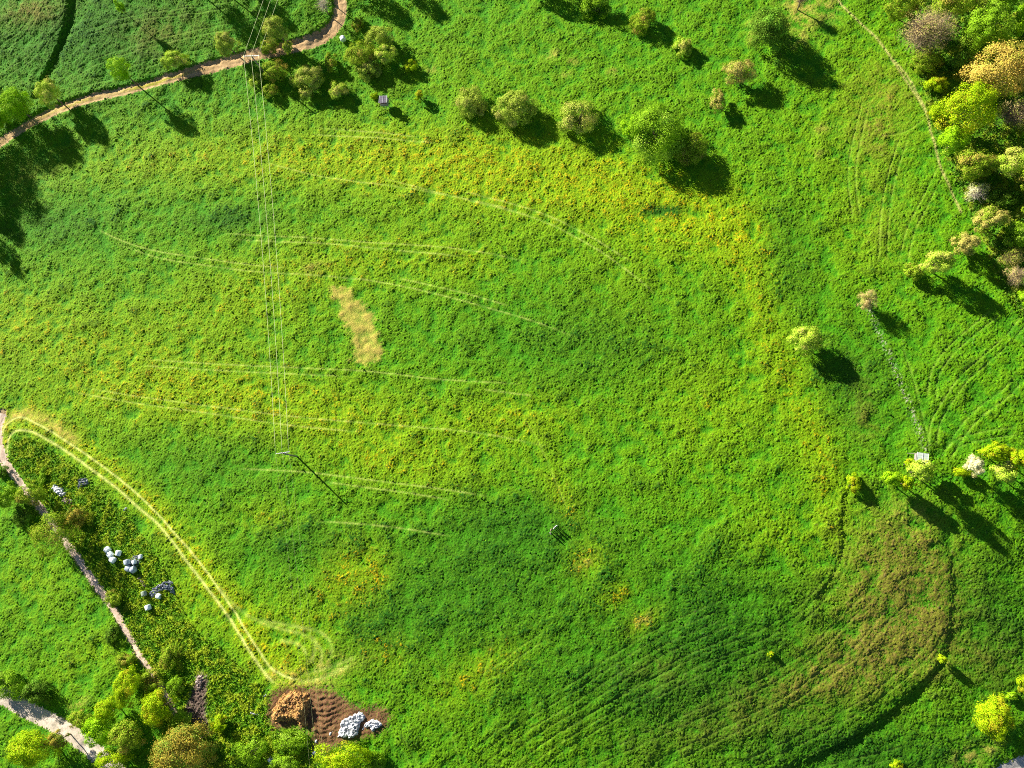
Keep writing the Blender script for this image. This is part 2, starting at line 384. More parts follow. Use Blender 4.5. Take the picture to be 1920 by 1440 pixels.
C = mixc(C, (0.17, 0.075, 0.04), mud * (0.92 + 0.08 * N1))
C = mixc(C, (0.13, 0.09, 0.07), scrub)
C = mixc(C, (0.36, 0.24, 0.14), road_m * .9)
jit = 1 + 0.12 * N1[..., None] + 0.34 * (NF[..., None] - 0.5)
C = np.clip(C * jit, 0.002, 0.85)

# ------------------------------------------------------------------ mesh helpers
def tagk(o, kind): o['kind'] = kind; return o
def mesh_np(name, V, F, cols=None, mat=None, smooth=True, parent=None, loc=None):
    """V (n,3), F (m,k) all same k"""
    V = np.asarray(V, np.float32); F = np.asarray(F, np.int32)
    me = bpy.data.meshes.new(name)
    me.vertices.add(len(V)); me.vertices.foreach_set('co', V.ravel())
    k = F.shape[1]
    me.loops.add(F.size); me.loops.foreach_set('vertex_index', F.ravel())
    me.polygons.add(len(F)); me.polygons.foreach_set('loop_start', np.arange(0, F.size, k, dtype=np.int32))
    me.polygons.foreach_set('use_smooth', np.full(len(F), smooth))
    me.update(calc_edges=True)
    if cols is not None:
        a = me.color_attributes.new('tint', 'FLOAT_COLOR', 'POINT')
        c = np.ones((len(V), 4), np.float32); c[:, :3] = cols
        a.data.foreach_set('color', c.ravel())
    if mat: me.materials.append(mat)
    o = bpy.data.objects.new(name, me); COL.objects.link(o)
    if parent: o.parent = parent
    if loc is not None: o.location = loc
    return o
def add_lists(name, V, F, mat=None, smooth=False, parent=None, loc=None):
    me = bpy.data.meshes.new(name); me.from_pydata([tuple(map(float, v)) for v in V], [], F); me.update()
    if smooth:
        me.polygons.foreach_set('use_smooth', [True] * len(me.polygons))
    if mat: me.materials.append(mat)
    o = bpy.data.objects.new(name, me); COL.objects.link(o)
    if parent: o.parent = parent
    if loc is not None: o.location = loc
    return o
class MB:
    def __init__(s): s.V = []; s.F = []
    def box(s, c, h, rz=0, rx=0, ry=0):
        M = Matrix.Rotation(rz, 3, 'Z') @ Matrix.Rotation(ry, 3, 'Y') @ Matrix.Rotation(rx, 3, 'X')
        n = len(s.V)
        for sx in (-1, 1):
            for sy in (-1, 1):
                for sz in (-1, 1):
                    s.V.append(Vector(c) + M @ Vector((sx * h[0], sy * h[1], sz * h[2])))
        s.F += [(n, n + 1, n + 3, n + 2), (n + 4, n + 6, n + 7, n + 5), (n, n + 4, n + 5, n + 1), (n + 2, n + 3, n + 7, n + 6), (n, n + 2, n + 6, n + 4), (n + 1, n + 5, n + 7, n + 3)]
        return s
    def tube(s, pts, rad, seg=6):
        pts = [Vector(p) for p in pts]; n0 = len(s.V)
        if not hasattr(rad, '__len__'): rad = [rad] * len(pts)
        for i, p in enumerate(pts):
            d = (pts[min(i + 1, len(pts) - 1)] - pts[max(i - 1, 0)]).normalized()
            a = d.orthogonal().normalized() if abs(d.z) > .9 else d.cross(Vector((0, 0, 1))).normalized()
            b = d.cross(a)
            for k in range(seg):
                t = 2 * pi * k / seg
                s.V.append(p + (a * cos(t) + b * sin(t)) * rad[i])
        for i in range(len(pts) - 1):
            for k in range(seg):
                a = n0 + i * seg + k; b = n0 + i * seg + (k + 1) % seg
                s.F.append((a, b, b + seg, a + seg))
        s.F.append(tuple(n0 + k for k in range(seg))[::-1])
        s.F.append(tuple(n0 + (len(pts) - 1) * seg + k for k in range(seg)))
        return s
    def build(s, name, mat, parent=None, smooth=False, loc=None):
        return add_lists(name, s.V, s.F, mat, smooth, parent, loc)
def thing(name, label, cat, loc, rz=0, group=None):
    o = bpy.data.objects.new(name, None); COL.objects.link(o)
    o.location = loc; o.rotation_euler = (0, 0, rz); o.empty_display_size = 0.5
    return tag(o, label, cat, group)
def tag(o, label, cat, group=None):
    o['label'] = label; o['category'] = cat
    if group: o['group'] = group
    return o

# ------------------------------------------------------------------ materials
def mat_tint(name, noise_scale=9.0, lo=0.7, hi=1.3, rough=0.9, bump=0.0, trans=0.0, spec=0.15, attr=True, col=(.5, .5, .5), detail=4, hue=None):
    m = bpy.data.materials.new(name); m.use_nodes = True
    t = m.node_tree; N = t.nodes; L = t.links
    bs = N['Principled BSDF']
    bs.inputs['Roughness'].default_value = rough
    bs.inputs['Specular IOR Level'].default_value = spec
    tc = N.new('ShaderNodeTexCoord')
    nz = N.new('ShaderNodeTexNoise'); nz.inputs['Scale'].default_value = noise_scale; nz.inputs['Detail'].default_value = detail
    L.new(tc.outputs['Object'], nz.inputs['Vector'])
    mr = N.new('ShaderNodeMapRange'); mr.inputs[1].default_value = 0.3; mr.inputs[2].default_value = 0.7
    mr.inputs[3].default_value = lo; mr.inputs[4].default_value = hi
    L.new(nz.outputs[0], mr.inputs[0])
    vm = N.new('ShaderNodeVectorMath'); vm.operation = 'SCALE'
    if attr:
        at = N.new('ShaderNodeAttribute'); at.attribute_name = 'tint'
        L.new(at.outputs['Color'], vm.inputs[0])
    else:
        vm.inputs[0].default_value = col
        if hue:
            mx = N.new('ShaderNodeMix'); mx.data_type = 'RGBA'
            n2 = N.new('ShaderNodeTexNoise'); n2.inputs['Scale'].default_value = noise_scale * .3; n2.inputs['Detail'].default_value = 6
            L.new(tc.outputs['Object'], n2.inputs['Vector'])
            r2 = N.new('ShaderNodeMapRange'); r2.inputs[1].default_value = .4; r2.inputs[2].default_value = .62
            L.new(n2.outputs[0], r2.inputs[0]); L.new(r2.outputs[0], mx.inputs[0])
            mx.inputs[6].default_value = (*col, 1); mx.inputs[7].default_value = (*hue, 1)
            L.new(mx.outputs[2], vm.inputs[0])
    L.new(mr.outputs[0], vm.inputs['Scale'])
    L.new(vm.outputs[0], bs.inputs['Base Color'])
    if bump:
        b = N.new('ShaderNodeBump'); b.inputs['Strength'].default_value = 1; b.inputs['Distance'].default_value = bump
        L.new(nz.outputs[0], b.inputs['Height']); L.new(b.outputs[0], bs.inputs['Normal'])
    if trans:
        tr = N.new('ShaderNodeBsdfTranslucent'); L.new(vm.outputs[0], tr.inputs[0])
        ms = N.new('ShaderNodeMixShader'); ms.inputs[0].default_value = trans
        L.new(bs.outputs[0], ms.inputs[1]); L.new(tr.outputs[0], ms.inputs[2])
        L.new(ms.outputs[0], N['Material Output'].inputs[0])
    return m
M_GRASS = mat_tint('meadow_grass', 5.5, 0.62, 1.38, 0.85, 0.10, spec=0.12, detail=5)
M_LEAF = mat_tint('foliage', 2.0, 0.85, 1.15, 0.8, 0, trans=0.16, spec=0.06)
M_BARK = mat_tint('bark', 6, .6, 1.3, .9, .02, attr=False, col=(.16, .12, .09))
M_TWIG = mat_tint('twigs', 3, .8, 1.2, .9, 0)
M_ROAD = mat_tint('road_surface', 2.5, .78, 1.2, .95, .05, spec=.1, detail=8)
M_ASPH = mat_tint('pale_asphalt', 3, .85, 1.1, .9, .01, attr=False, col=(.42, .38, .34), detail=8)
M_WOODG = mat_tint('weathered_wood', 7, .7, 1.25, .8, .01, attr=False, col=(.30, .27, .24))
M_POLE = mat_tint('pole_wood', 7, .7, 1.2, .8, .01, attr=False, col=(.26, .22, .18))
M_STEEL = mat_tint('galvanised_steel', 9, .9, 1.1, .4, 0, spec=.5, attr=False, col=(.62, .62, .62))
M_WIRE = mat_tint('wire', 1, .95, 1.05, .6, 0, spec=.3, attr=False, col=(.85, .88, .40))
M_CERAM = mat_tint('ceramic', 9, .9, 1.1, .3, 0, spec=.5, attr=False, col=(.55, .50, .45))
M_WRAP = mat_tint('white_bale_film', 5, .88, 1.06, .45, .015, spec=.3, attr=False, col=(.80, .86, .84))
M_WRAPG = mat_tint('grey_bale_film', 5, .8, 1.1, .4, .02, spec=.4, attr=False, col=(.42, .48, .52))
M_WRAPO = mat_tint('green_bale_film', 5, .8, 1.1, .5, .02, spec=.3, attr=False, col=(.30, .36, .26))
M_SHEETW = mat_tint('white_plastic', 4, .8, 1.05, .4, .03, spec=.4, attr=False, col=(.86, .87, .88), hue=(.30, .31, .33))
M_SHEETG = mat_tint('grey_plastic', 5, .7, 1.25, .45, .04, spec=.4, attr=False, col=(.22, .25, .30), hue=(.12, .13, .15))
M_RUBBLE = mat_tint('rubble', 6, .6, 1.3, .9, .04, attr=False, col=(.42, .34, .30), hue=(.2, .14, .1))
M_DUNG = mat_tint('manure', 3.5, .7, 1.25, .9, .05, attr=False, col=(.50, .29, .09), hue=(.26, .13, .05), detail=6)
M_ROOFD = mat_tint('dark_roof_felt', 8, .85, 1.15, .8, .01, attr=False, col=(.17, .15, .18))
M_ROOFP = mat_tint('pale_roof_sheet', 8, .9, 1.1, .5, .0, attr=False, col=(.46, .52, .44))

# ------------------------------------------------------------------ ground
def widen(a, lo, hi):
    st = DX; left = []; p = a[0]
    while p > lo:
        st *= 1.35; p -= st; left.append(p)
    st = DX; right = []; p = a[-1]
    while p < hi:
        st *= 1.35; p += st; right.append(p)
    return np.r_[left[::-1], a, right], len(left), len(right)
ex, pxl, pxr = widen(gx, -4000, 4000)
ey, pyl, pyr = widen(gy, -4000, 4000)
EX, EY = np.meshgrid(ex, ey)
EZ = np.pad(Z - terrain(GX, GY), ((pyl, pyr), (pxl, pxr))) + terrain(EX, EY)
EC = np.pad(C, ((pyl, pyr), (pxl, pxr), (0, 0)), mode='edge')
far = np.maximum.reduce([X0 - EX, EX - X1, Y0 - EY, EY - Y1]).clip(0, 30)[..., None] / 30
EC = EC * (1 - far) + np.array([.09, .24, .008]) * far
ny, nx = EX.shape
idx = np.arange(ny * nx).reshape(ny, nx)
F = np.stack([idx[:-1, :-1], idx[:-1, 1:], idx[1:, 1:], idx[1:, :-1]], -1).reshape(-1, 4)
g = mesh_np('ground', np.stack([EX, EY, EZ], -1).reshape(-1, 3), F, EC.reshape(-1, 3), M_GRASS)
tagk(g, 'structure')

# ------------------------------------------------------------------ roads
def road(name, mat, colA, colB, mid=None, midw=0.0, seed=1):
    r = ROADS[name]; rg = np.random.default_rng(seed)
    P = r['P']; L = np.r_[0, np.cumsum(np.hypot(*np.diff(P, axis=0).T))]
    n = int(L[-1] / 0.3); s = np.linspace(0, L[-1], n)
    C_ = np.c_[np.interp(s, L, P[:, 0]), np.interp(s, L, P[:, 1])]
    Wd = np.interp(s, L, r['W']) + 0.7
    d = np.gradient(C_, axis=0); d /= np.hypot(*d.T)[:, None]
    nr = np.c_[-d[:, 1], d[:, 0]]
    K = 17; V = []; CC = []
    ph = rg.random(8) * 6
    for i in range(n):
        for k in range(K):
            t = (k / (K - 1) - .5)
            p = C_[i] + nr[i] * t * Wd[i]
            a = abs(t) * Wd[i]
            z = land(p[0], p[1]) - 0.035 - 0.05 * math.exp(-((a - .75) / .25) ** 2) + 0.012 * rg.standard_normal()
            V.append((p[0], p[1], z))
            m = 0.5 + 0.3 * sin(s[i] * .35 + ph[0]) + 0.25 * sin(s[i] * .9 + 3 * t + ph[1]) + .25 * rg.standard_normal() + .4 * math.exp(-((a - .8) / .22) ** 2)
            c = np.array(colA) * (1 - np.clip(m, 0, 1)) + np.array(colB) * np.clip(m, 0, 1)
            if mid is not None and a < midw:
                g_ = np.clip(0.75 + 0.5 * sin(s[i] * .22 + ph[2]), 0, 1) * math.exp(-(a / midw) ** 2 * 1.5) * (rg.random() > .15)
                g_ *= np.interp(s[i] / L[-1], [0, .25, .3, .55, .62, 1], [.3, .5, 1, 1, .05, .0])
                c = c * (1 - g_) + np.array(mid) * g_
            CC.append(c)
    idx = np.arange(n * K).reshape(n, K)
    F = np.stack([idx[:-1, :-1], idx[:-1, 1:], idx[1:, 1:], idx[1:, :-1]], -1).reshape(-1, 4)[:, ::-1]
    return tagk(mesh_np(name, V, F, np.array(CC), mat), 'structure')
road('dirt_track', M_ROAD, (.38, .24, .11), (.54, .36, .18), (.30, .30, .02), .7, 1)
road('gravel_path', M_ROAD, (.52, .38, .28), (.60, .46, .35), None, 0, 2)
road('gravel_road', M_ROAD, (.52, .43, .33), (.60, .50, .40), None, 0, 3)
road('paved_road', M_ROAD, (.46, .42, .36), (.50, .46, .40), None, 0, 4)

# ------------------------------------------------------------------ trees
STY = {  # leaf colours: main, light, accent, share of accent
 'bright': ((.12, .25, .004), (.23, .38, .008), (.28, .42, .04), .15),
 'lime': ((.17, .30, .004), (.33, .42, .008), (.34, .30, .02), .12),
 'deep': ((.045, .095, .010), (.10, .165, .02), (.12, .26, .03), .15),
 'olive': ((.11, .19, .010), (.22, .29, .025), (.28, .22, .06), .18),
 'pale': ((.16, .27, .012), (.36, .44, .07), (.36, .34, .11), .2),
 'sage': ((.13, .20, .015), (.31, .37, .07), (.30, .28, .10), .25),
 'tan': ((.25, .21, .07), (.38, .32, .13), (.16, .23, .02), .35),
 'gold': ((.32, .22, .06), (.44, .32, .10), (.24, .24, .04), .2),
 'pink': ((.28, .20, .12), (.40, .30, .20), (.22, .26, .05), .22),
 'white': ((.50, .42, .34), (.64, .56, .48), (.34, .30, .2), .2),
 'rust': ((.20, .15, .03), (.30, .23, .05), (.14, .19, .03), .35),
 'mid': ((.08, .17, .006), (.18, .30, .015), (.20, .30, .04), .2),
}
def unit(a): return a / (np.linalg.norm(a, axis=-1, keepdims=True) + 1e-9)
def make_tree(name, label, cat, u, v, ru, rv, zc, style, kind='leaf', dens=1.0, group=None, seed=None, vz=None, tall=None):
    """u,v: where the crown's middle appears; ru,rv its half size there in photo pixels; zc height of the crown's middle"""
    if seed is None: seed = int(u * 7 + v * 13) & 0xffff
    rg = np.random.default_rng(seed)
    k = mpp(u, v)
    if vz is None and tall is None and (cat == 'bush' or group in (GC, GR)):
        zc = max(zc * .46, .4); vz = min(max(.66 * (ru + rv) / 2 * k, zc), zc * 2.4)
    Rx, Ry = ru * k * .98, rv * k * .98
    Rm = (Rx + Ry) / 2
    Rz = vz if vz else min(zc * 0.98, Rm * 1.05)
    c = G(u, v, zc)
    base = np.array([c[0], c[1], land(c[0], c[1])])
    H = c[2] - base[2]
    t = thing(name, label, cat, base, 0, group)
    Rv = np.array([Rx, Ry, Rz])
    A, B, A3, sh = [np.array(q) if not np.isscalar(q) else q for q in STY[style]]
    # lobes
    nl = int(np.clip(10 + Rm * 5, 12, 44))
    D = unit(rg.standard_normal((nl, 3)))
    D[:, 2] = np.where(D[:, 2] < -0.45, -D[:, 2], D[:, 2])
    lr = rg.uniform(.19, .36, nl)
    LC = D * (1 - lr[:, None] * rg.uniform(.55, 1.3, (nl, 1)))
    LC = np.vstack([LC, rg.uniform(-.25, .25, (3, 3))]); lr = np.r_[lr, [.45, .5, .55]]
    lt = rg.random(nl + 3)                                           # lobe tint
    la = rg.random(nl + 3) < sh
    s0 = np.clip(0.13 + 0.020 * Rm, 0.13, 0.25)
    if kind == 'bare': s0 *= .6
    area = 4 * pi * ((Rx * Ry) ** .8 + (Rx * Rz) ** .8 + (Ry * Rz) ** .8) / 3
    n = int(np.clip(area * 2.1 / (s0 * s0 * .5) * dens * (0.35 if kind == 'bare' else 1), 90, 30000))
    li = rg.choice(nl + 3, n, p=(lr ** 2) / (lr ** 2).sum())
    dv = unit(rg.standard_normal((n, 3)) + 0.9 * unit(LC[li]))
    rr = rg.uniform(.35, 1.08, n) ** .6
    rr = np.where(rg.random(n) < .16, rr * rg.uniform(1.05, 1.6, n), rr)
    P = (LC[li] + dv * (lr[li] * rr)[:, None]) * Rv
    P[:, 2] = np.maximum(P[:, 2], -H + 0.1)
    outw = unit(P / Rv)
    nr = unit(0.85 * dv + 0.5 * outw + 0.36 * rg.standard_normal((n, 3)) + [0, 0, .12])
    if kind == 'strand' or kind == 'bare':
        tn = unit(0.9 * outw + [0, 0, .5] + 0.45 * rg.standard_normal((n, 3)))
        asp, wd = 2.2, .5
    else:
        tn = unit(rg.standard_normal((n, 3))); asp, wd = 1.1, .8
    tn = unit(tn - nr * (tn * nr).sum(1, keepdims=True))
    bn = np.cross(nr, tn)
    sz = s0 * rg.uniform(.6, 1.3, n)[:, None]
    V = np.stack([P - tn * sz * asp * .5, P + bn * sz * wd * .5, P + tn * sz * asp * .6, P - bn * sz * wd * .5], 1)
    mixv = np.clip(lt[li] * .5 + rg.random(n) * .5 + .1 * rg.standard_normal(n), 0, 1)[:, None]
    cc = A * (1 - mixv) + B * mixv
    acc = (la[li] & (rg.random(n) < .75)) | (rg.random(n) < .08)
    cc = np.where(acc[:, None], np.asarray(A3) * rg.uniform(.8, 1.15, (n, 1)), cc) * rg.uniform(.82, 1.15, (n, 1))
    cc = np.clip(cc * np.array([1.6, 1.65, 1.0]) * (.85 if style == 'lime' else 1), 0, .8)
    cr = mesh_np('crown', V.reshape(-1, 3), np.arange(4 * n).reshape(n, 4), np.repeat(cc, 4, 0), M_LEAF, False, t, (0, 0, H))
    # trunk and limbs
    mb = MB(); tr = np.clip(0.05 + 0.035 * Rm, .06, .32)
    lean = rg.uniform(-.25, .25, 2) * min(1, H / 4)
    top = Vector((lean[0] * .3, lean[1] * .3, H + Rz * .35))
    fork = Vector((lean[0], lean[1], max(0.25, H - Rz * .55)))
    mb.tube([(0, 0, -.3), (lean[0] * .4, lean[1] * .4, fork.z * .5), fork, (fork + top) / 2 + Vector(rg.uniform(-.2, .2, 3)), top], [tr * 1.25, tr, tr * .9, tr * .55, tr * .15], 7)
    for q in range(min(nl, 12)):
        e = Vector(LC[q] * Rv * .95) + Vector((0, 0, H))
        m = fork.lerp(e, .5) + Vector(rg.uniform(-.15, .15, 3) * Rm * .3) + Vector((0, 0, -.05 * Rm))
        if e.z < fork.z: m.z = fork.z * .8 + e.z * .2
        mb.tube([fork - Vector((0, 0, .1)), m, e], [tr * .5, tr * .3, tr * .08], 5)
    mb.build('trunk', M_BARK, t, True)
    if kind == 'bare':
        nt_ = int(np.clip(60 * Rm * Rm, 220, 2600))
        V = []; Fq = []; cl = []
        for q in range(nt_):
            b = LC[rg.integers(nl)] * .55 * rg.uniform(.2, 1)
            e = unit(b + .9 * rg.standard_normal(3) * .7 + np.array([0, 0, .25])) * rg.uniform(.75, 1.12)
            e[2] = max(e[2], -.7)
            b3, e3 = b * Rv, b * Rv + (e - b) * Rv * rg.uniform(.5, 1)
            sd_ = unit(np.cross(e3 - b3, rg.standard_normal(3))) * rg.uniform(.02, .045)
            s2 = unit(np.cross(e3 - b3, sd_)) * .03
            j = len(V); V += [b3 + sd_, b3 - sd_, b3 + s2, e3]; Fq += [(j, j + 1, j + 3), (j + 1, j + 2, j + 3), (j + 2, j, j + 3)]
            cl += [A * rg.uniform(.7, 1.1)] * 3 + [B]
        mesh_np('twigs', V, Fq, np.array(cl), M_TWIG, False, t, (0, 0, H))
    return t

GT = 'trees along the dirt track'
GC = 'bushes in the cluster below the power pole'
GR = 'rounded bushes in the row across the upper meadow'
GM = 'single trees on the upper right meadow'
GF = 'trees of the wood along the right edge'
GS = 'small trees in the row at the right edge'
GB = 'trees and bushes of the lower left thicket'
T = make_tree
# along the track, left to right
T('tree', 'bright green leafy tree leftmost beside the dirt track', 'tree', 30, 200, 30, 34, 4.6, 'bright', 'strand', group=GT)
T('tree', 'pale green brushy tree second from the left along the track', 'tree', 94, 176, 23, 26, 4.0, 'pale', 'strand', group=GT)
T('tree', 'vivid green tree with a long clear shadow just above the track', 'tree', 226, 131, 22, 21, 6.4, 'bright', 'leaf', .8, group=GT)
T('bush', 'yellowish wide bush above the middle of the track', 'bush', 328, 113, 29, 19, 3.6, 'pale', 'strand', group=GT)
T('tree', 'pale sage tree above the track left of the power pole', 'tree', 427, 83, 25, 21, 3.4, 'sage', 'strand', group=GT)
T('sapling', 'tiny slender light green sapling alone in the dark upper left field', 'sapling', 226, 13, 8, 8, 5.0, 'bright', 'leaf', .9, vz=2.4)
T('tree', 'round grey green tree on the upper side of the track by the power pole', 'tree', 519, 58, 27, 22, 4.2, 'sage', 'leaf', group=GT)
T('bush', 'yellowish bush leaning over the track under the round grey green tree', 'bush', 506, 88, 20, 16, 2.4, 'olive', 'strand', group=GT)
T('bush', 'small pale bush standing on the track edge right of the leaning bush', 'bush', 540, 90, 11, 13, 2.0, 'pale', 'strand', group=GT)
T('sapling', 'low green shoot on the lower edge of the track at left', 'sapling', 5, 225, 10, 16, 1.6, 'bright', 'strand', group=GT)
# cluster
T('tree', 'yellow green loose tree just below the crossarm of the track power pole', 'tree', 515, 132, 27, 22, 3.6, 'olive', 'strand', .8, group=GC)
T('bush', 'small yellow green bush crossed by the power wires', 'bush', 481, 152, 14, 17, 2.6, 'pale', 'strand', .8, group=GC)
T('bush', 'dark patchy bush with yellow tips at the lower left of the cluster', 'bush', 507, 172, 17, 15, 2.2, 'olive', 'leaf', .7, group=GC)
T('tree', 'large sage coloured tree in the middle of the left cluster', 'tree', 580, 146, 30, 25, 4.4, 'sage', 'strand', group=GC)
T('bush', 'rounded light bush in front of the large sage tree', 'bush', 578, 173, 18, 15, 2.6, 'sage', 'leaf', group=GC)
T('bush', 'small light green bush between the large sage tree and its left neighbour', 'bush', 552, 154, 10, 14, 2.0, 'pale', 'strand', group=GC)
T('bush', 'feathery yellowish bush at the right end of the left cluster', 'bush', 634, 171, 18, 21, 2.4, 'pale', 'strand', group=GC)
T('bush', 'narrow upright olive bush below the white bale', 'bush', 621, 115, 13, 20, 3.0, 'olive', 'strand', group=GC)
T('tree', 'broad sage tree at the top of the biggest cluster', 'tree', 713, 72, 30, 26, 4.4, 'sage', 'leaf', group=GC)
T('tree', 'wide olive tree at the left of the biggest cluster', 'tree', 676, 105, 30, 32, 4.2, 'olive', 'strand', group=GC)
T('tree', 'dark fronted bushy tree at the foot of the biggest cluster', 'tree', 690, 132, 26, 22, 2.6, 'sage', 'leaf', group=GC)
T('tree', 'light green tree at the right of the biggest cluster', 'tree', 724, 104, 24, 20, 5.0, 'pale', 'leaf', group=GC)
T('bush', 'small yellow green bush right of the biggest cluster', 'bush', 771, 124, 13, 14, 2.4, 'lime', 'strand', .7, group=GC)
T('bush', 'tiny bright bush touching the left side of the dark roofed stand', 'bush', 702, 180, 9, 8, 1.0, 'lime', 'leaf', .7)
T('bush', 'small bright green bush right of the dark roofed stand', 'bush', 787, 181, 11, 12, 2.6, 'lime', 'leaf', .8)
T('bush', 'shaggy grey green weed bush beside the track bend', 'bush', 671, 45, 12, 16, 1.2, 'olive', 'leaf', .7)
T('tree', 'bare grey tree leaning over the inside of the track bend', 'tree', 605, 8, 16, 16, 4.0, 'white', 'bare', .12)
# row
T('bush', 'leftmost rounded bush of the row, yellowish and upright', 'bush', 884, 194, 30, 34, 3.0, 'sage', 'strand', group=GR)
T('bush', 'second rounded bush of the row, wide with brownish tips', 'bush', 964, 206, 42, 38, 3.6, 'sage', 'strand', group=GR)
T('bush', 'third rounded bush of the row, standing clear of the others', 'bush', 1083, 222, 42, 36, 3.6, 'sage', 'leaf', group=GR)
T('tree', 'big deep green tree at the right end of the bush row', 'tree', 1232, 252, 54, 56, 3.4, 'mid', 'leaf', 1.2, group=GR, vz=5.2)
T('bush', 'small bright green bush tucked against the left of the big green tree', 'bush', 1183, 238, 20, 26, 3.2, 'bright', 'leaf', group=GR)
T('bush', 'dark dull bush with brownish twigs right of the big green tree', 'bush', 1296, 278, 32, 34, 3.4, 'olive', 'leaf', .7, group=GR)
# upper right meadow
T('bush', 'round green bush cut by the top edge of the photo', 'bush', 1120, 14, 32, 24, 3.0, 'mid', 'leaf', group=GM)
T('bush', 'rounded bush with bright top between two others near the top edge', 'bush', 1206, 41, 26, 27, 3.0, 'olive', 'strand', group=GM)
T('bush', 'small light green bush, third of the row going down from the top edge', 'bush', 1281, 88, 18, 22, 2.2, 'pale', 'strand', group=GM)
T('tree', 'dense dark green tree with the longest shadow on the upper right', 'tree', 1442, 58, 38, 44, 3.6, 'deep', 'leaf', 1.1, group=GM, vz=5.2)
T('tree', 'straw coloured twiggy tree below the dense dark green tree', 'tree', 1384, 134, 33, 27, 3.0, 'tan', 'strand', .8, group=GM, vz=2.0)
T('tree', 'small thin straw coloured tree, lowest on the upper right meadow', 'tree', 1345, 190, 15, 26, 1.9, 'tan', 'strand', .7, group=GM, vz=1.5)
T('tree', 'bare leafless tree on brown ground at the top edge', 'tree', 1502, -2, 18, 18, 3.6, 'pink', 'bare', .1, group=GM)
# wood at right
for q, (a, b, c, d, z, st, kd, lb) in enumerate([
 (1688, 12, 34, 26, 3.5, 'olive', 'strand', 'greyish olive bush, leftmost of the wood at the top edge'),
 (1738, 62, 56, 48, 5.5, 'pink', 'bare', 'large pinkish brown bare tree at the top of the wood'),
 (1795, 10, 45, 30, 5.0, 'olive', 'leaf', 'olive tree at the top edge behind the pinkish tree'),
 (1850, 58, 44, 40, 5.5, 'mid', 'leaf', 'green tree right of the pinkish brown bare tree'),
 (1872, 6, 30, 26, 5.0, 'mid', 'leaf', 'dark green tree at the top edge of the wood'),
 (1915, 40, 18, 30, 2.0, 'bright', 'leaf', 'bright green bush at the upper right corner'),
 (1880, 132, 62, 52, 6.5, 'gold', 'leaf', 'large golden sandy tree at the right edge'),
 (1738, 118, 30, 22, 3.0, 'olive', 'strand', 'low olive bush under the pinkish tree'),
 (1800, 118, 26, 22, 3.0, 'deep', 'leaf', 'dark green bush between pinkish and golden trees'),
 (1755, 160, 22, 18, 2.2, 'lime', 'strand', 'yellow green bush above the vivid lime tree'),
 (1810, 208, 50, 48, 6.0, 'lime', 'leaf', 'vivid lime green tree, brightest of the wood'),
 (1905, 215, 42, 34, 4.0, 'pink', 'bare', 'tangled brown bare tree below the golden tree'),
 (1758, 214, 18, 20, 3.0, 'lime', 'leaf', 'small lime bush at the left of the vivid lime tree'),
 (1786, 266, 28, 27, 3.6, 'bright', 'leaf', 'round mid green tree below the vivid lime tree'),
 (1828, 310, 44, 28, 3.6, 'olive', 'strand', 'yellowish olive tree above the whitish tree'),
 (1896, 306, 30, 30, 5.0, 'pale', 'leaf', 'pale yellow tree at the edge below the tangled bare tree'),
 (1832, 362, 25, 22, 3.0, 'white', 'bare', 'whitish bare bush, palest of the wood'),
 (1880, 372, 30, 22, 2.0, 'deep', 'leaf', 'dark green undergrowth bush right of the whitish one'),
 (1858, 415, 32, 27, 3.6, 'tan', 'strand', 'round straw and green tree below the whitish one'),
 (1812, 456, 26, 24, 3.2, 'tan', 'strand', 'golden straw bush at the lower left of the wood'),
 (1905, 440, 22, 24, 3.0, 'mid', 'leaf', 'green bush at the edge right of the straw and green tree'),
 (1898, 482, 28, 22, 3.2, 'tan', 'bare', 'sandy twiggy bush at the edge, lower wood'),
 (1906, 518, 22, 24, 2.6, 'pink', 'bare', 'reddish brown twiggy bush at the lowest part of the wood'),
 (1922, 556, 14, 18, 2.0, 'bright', 'strand', 'small green bush at the very edge below the reddish one'),
 (1757, 494, 30, 24, 4.2, 'pale', 'strand', 'mottled green and tan tree with long shadow left of the wood'),
 (1714, 508, 18, 19, 3.6, 'olive', 'leaf', 'smaller greenish tree at the left of the mottled tree')]):
    T('tree' if d > 23 else 'bush', lb, 'tree' if d > 23 else 'bush', a, b, c, d, z, st, kd, .3 if kd == 'bare' else 1.0, group=GF)
for a, b in ((1960, 20), (1975, 110), (1985, 190), (1965, 260), (1990, 330), (1965, 400), (1975, 470), (1960, 330)):
    T('tree', 'tree of the wood just past the right edge', 'tree', a, b, 40, 38, 6, ('mid', 'olive', 'bright')[(a + b) % 3], 'leaf', .8, group=GF)
T('tree', 'small pinkish twiggy tree alone below the mottled tree', 'tree', 1626, 565, 20, 23, 2.2, 'pink', 'bare', .8, group=GM, vz=2.6)
T('tree', 'yellow green flat topped tree alone on the right meadow', 'tree', 1508, 638, 34, 29, 3.1, 'pale', 'strand', 1, vz=2.6)
